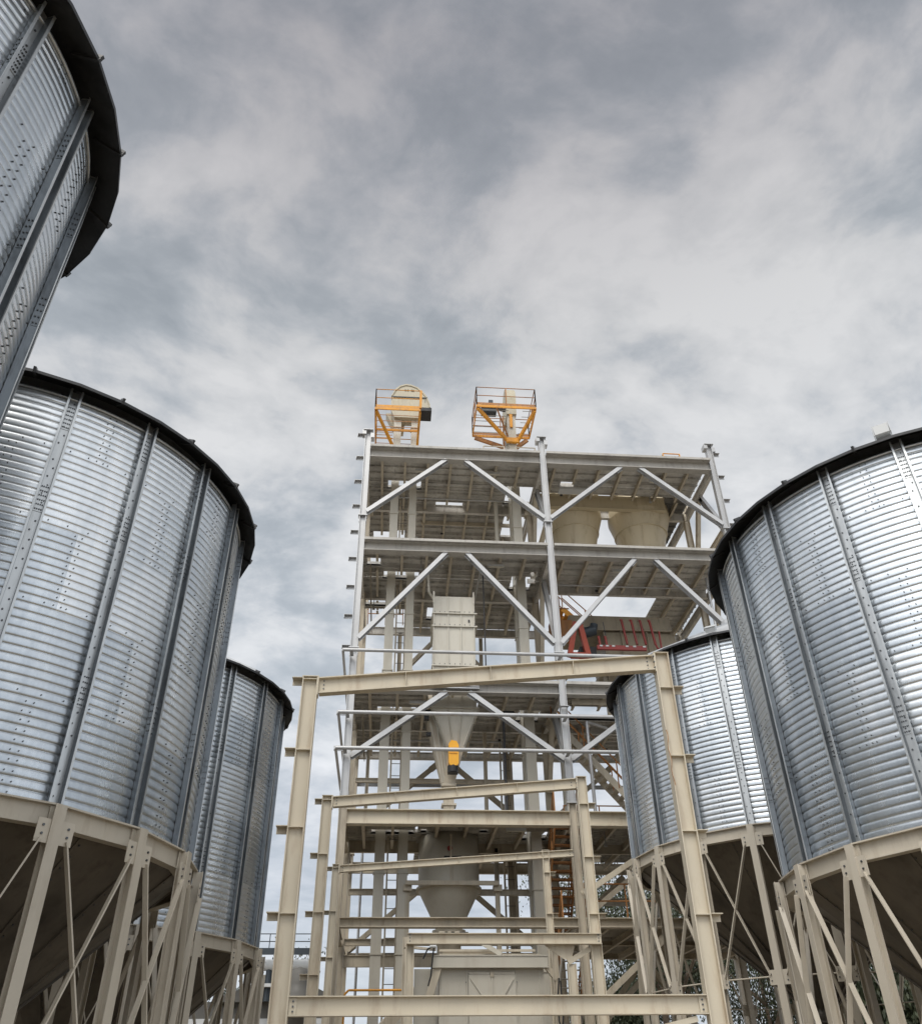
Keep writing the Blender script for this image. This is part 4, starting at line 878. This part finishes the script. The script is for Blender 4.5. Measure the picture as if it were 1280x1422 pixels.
m = MB(); m.bar((-14, 48.4, 8.05), (-3.4, 48.4, 8.05), .1, .3, 'motor'); m.tube((-14, 48.4, 8.85), (-3.4, 48.4, 8.85), .025, 'motor', n=6); m.tube((-14, 48.4, 8.5), (-3.4, 48.4, 8.5), .025, 'motor', n=6)
for i in range(10): m.tube((-14+i*1.17, 48.4, 8.05), (-14+i*1.17, 48.4, 8.85), .025, 'motor', n=6)
part(cv, 'walkway', m)
for x in (-12.5, -6.1):
    m = MB(); m.bar((x, 49, 0), (x, 49, 7.3), .14, .14, 'motor', up=(0, 1, 0)); part(cv, 'post', m)
m = MB(); m.box(-6.4, -5.4, 48.6, 49.4, 6.5, 6.65, 'white'); m.tube((-5.75, 49, 5.9), (-5.75, 49, 7.3), .16, 'motor'); part(cv, 'spout', m)

# ------------------------------------------------------------------ trees
def tree(label, x, y, h, rcrown, seed, dens=1.0, droop=.5, low=.25, leaf=.17, num=(22, 46)):
    rnd = random.Random(seed); root = thing('gum_tree', label, 'tree', (x, y, 0))
    tr = MB(); tips = []
    def grow(p, d, ln, rr, lev):
        n = 4; q = p
        for i in range(n):
            d = (d+Vector((rnd.uniform(-.18, .18), rnd.uniform(-.18, .18), rnd.uniform(-.02, .12)))).normalized()
            q2 = q+d*ln/n; tr.tube(q, q2, rr*(1-i*.16), 'bark', r1=rr*(1-(i+1)*.16), n=7); q = q2
            if lev and i >= 1:
                for _ in range(2 if lev > 1 else 1):
                    a = rnd.uniform(0, 6.28); dd = (d*.55+Vector((math.cos(a), math.sin(a), rnd.uniform(-.05, .5)))*.75).normalized()
                    grow(q, dd, ln*rnd.uniform(.45, .65), rr*.5, lev-1)
        tips.append((q, d, lev))
        if lev == 0:
            tips.append((p.lerp(q, .5), d, 0))
    grow(Vector((x, y, 0)), Vector((0, 0, 1)), h*.72, .05*h**.75, 3)
    part(root, 'trunk', tr)
    cr = MB()
    for p, d, lev in tips:
        if p.z < h*low: continue
        if rnd.random() > dens: continue
        k = rnd.randint(*num)
        cs = Vector((rnd.gauss(0, .1), rnd.gauss(0, .1), 0))
        R0 = rcrown*rnd.uniform(.13, .24)
        for _ in range(k):
            o = Vector((rnd.gauss(0, 1), rnd.gauss(0, 1), rnd.gauss(0, .9)-droop*abs(rnd.gauss(0, .8))))*R0*.55
            c = p+cs+o; a = rnd.uniform(0, 6.28)
            l = Vector((math.cos(a)*.35, math.sin(a)*.35, -rnd.uniform(.5, 1))).normalized()*leaf*rnd.uniform(.7, 1.6); w_ = Vector((-math.sin(a), math.cos(a), rnd.uniform(-.3, .3)))*leaf*.3
            cr.add([c, c+l*.5+w_, c+l, c+l*.5-w_], [(0, 1, 2, 3)], 'leaf')
    cme = cr.obj('crown'); cme.parent = root; cme.matrix_parent_inverse = Matrix.Translation(-Vector(root.location))
    return root
tree('drooping gum tree seen between the tower\'s right side and the back right silo legs', 15.6, 52, 11.4, 6.5, 3, leaf=.15, low=.3, num=(90, 150))
tree('darker gum tree low behind the tower, left of the drooping one', 12.5, 56, 6.4, 7, 5, leaf=.15, low=.12, num=(120, 180))
tree('broad gum tree farther right behind the back right silo', 24.0, 58, 9.0, 7, 8, leaf=.15, low=.12, num=(90, 150))
tree('spindly sparse tree beside the dark tank in the far left background', -4.55, 52, 6.3, 2.6, 11, dens=.7, leaf=.12, low=.35)
tree('bushy gum tree behind the legs of the right-edge silo', 21.5, 40, 5.0, 5, 17, leaf=.2, low=.05, num=(80, 130))
tree('rightmost bushy gum tree, low behind the right-edge silo', 28.5, 40, 5.0, 5, 19, leaf=.2, low=.05, num=(80, 130))
tree('bushy tree low behind the legs of the left silos', -19.0, 46, 4.8, 5, 23, leaf=.14, low=.05, num=(80, 130))
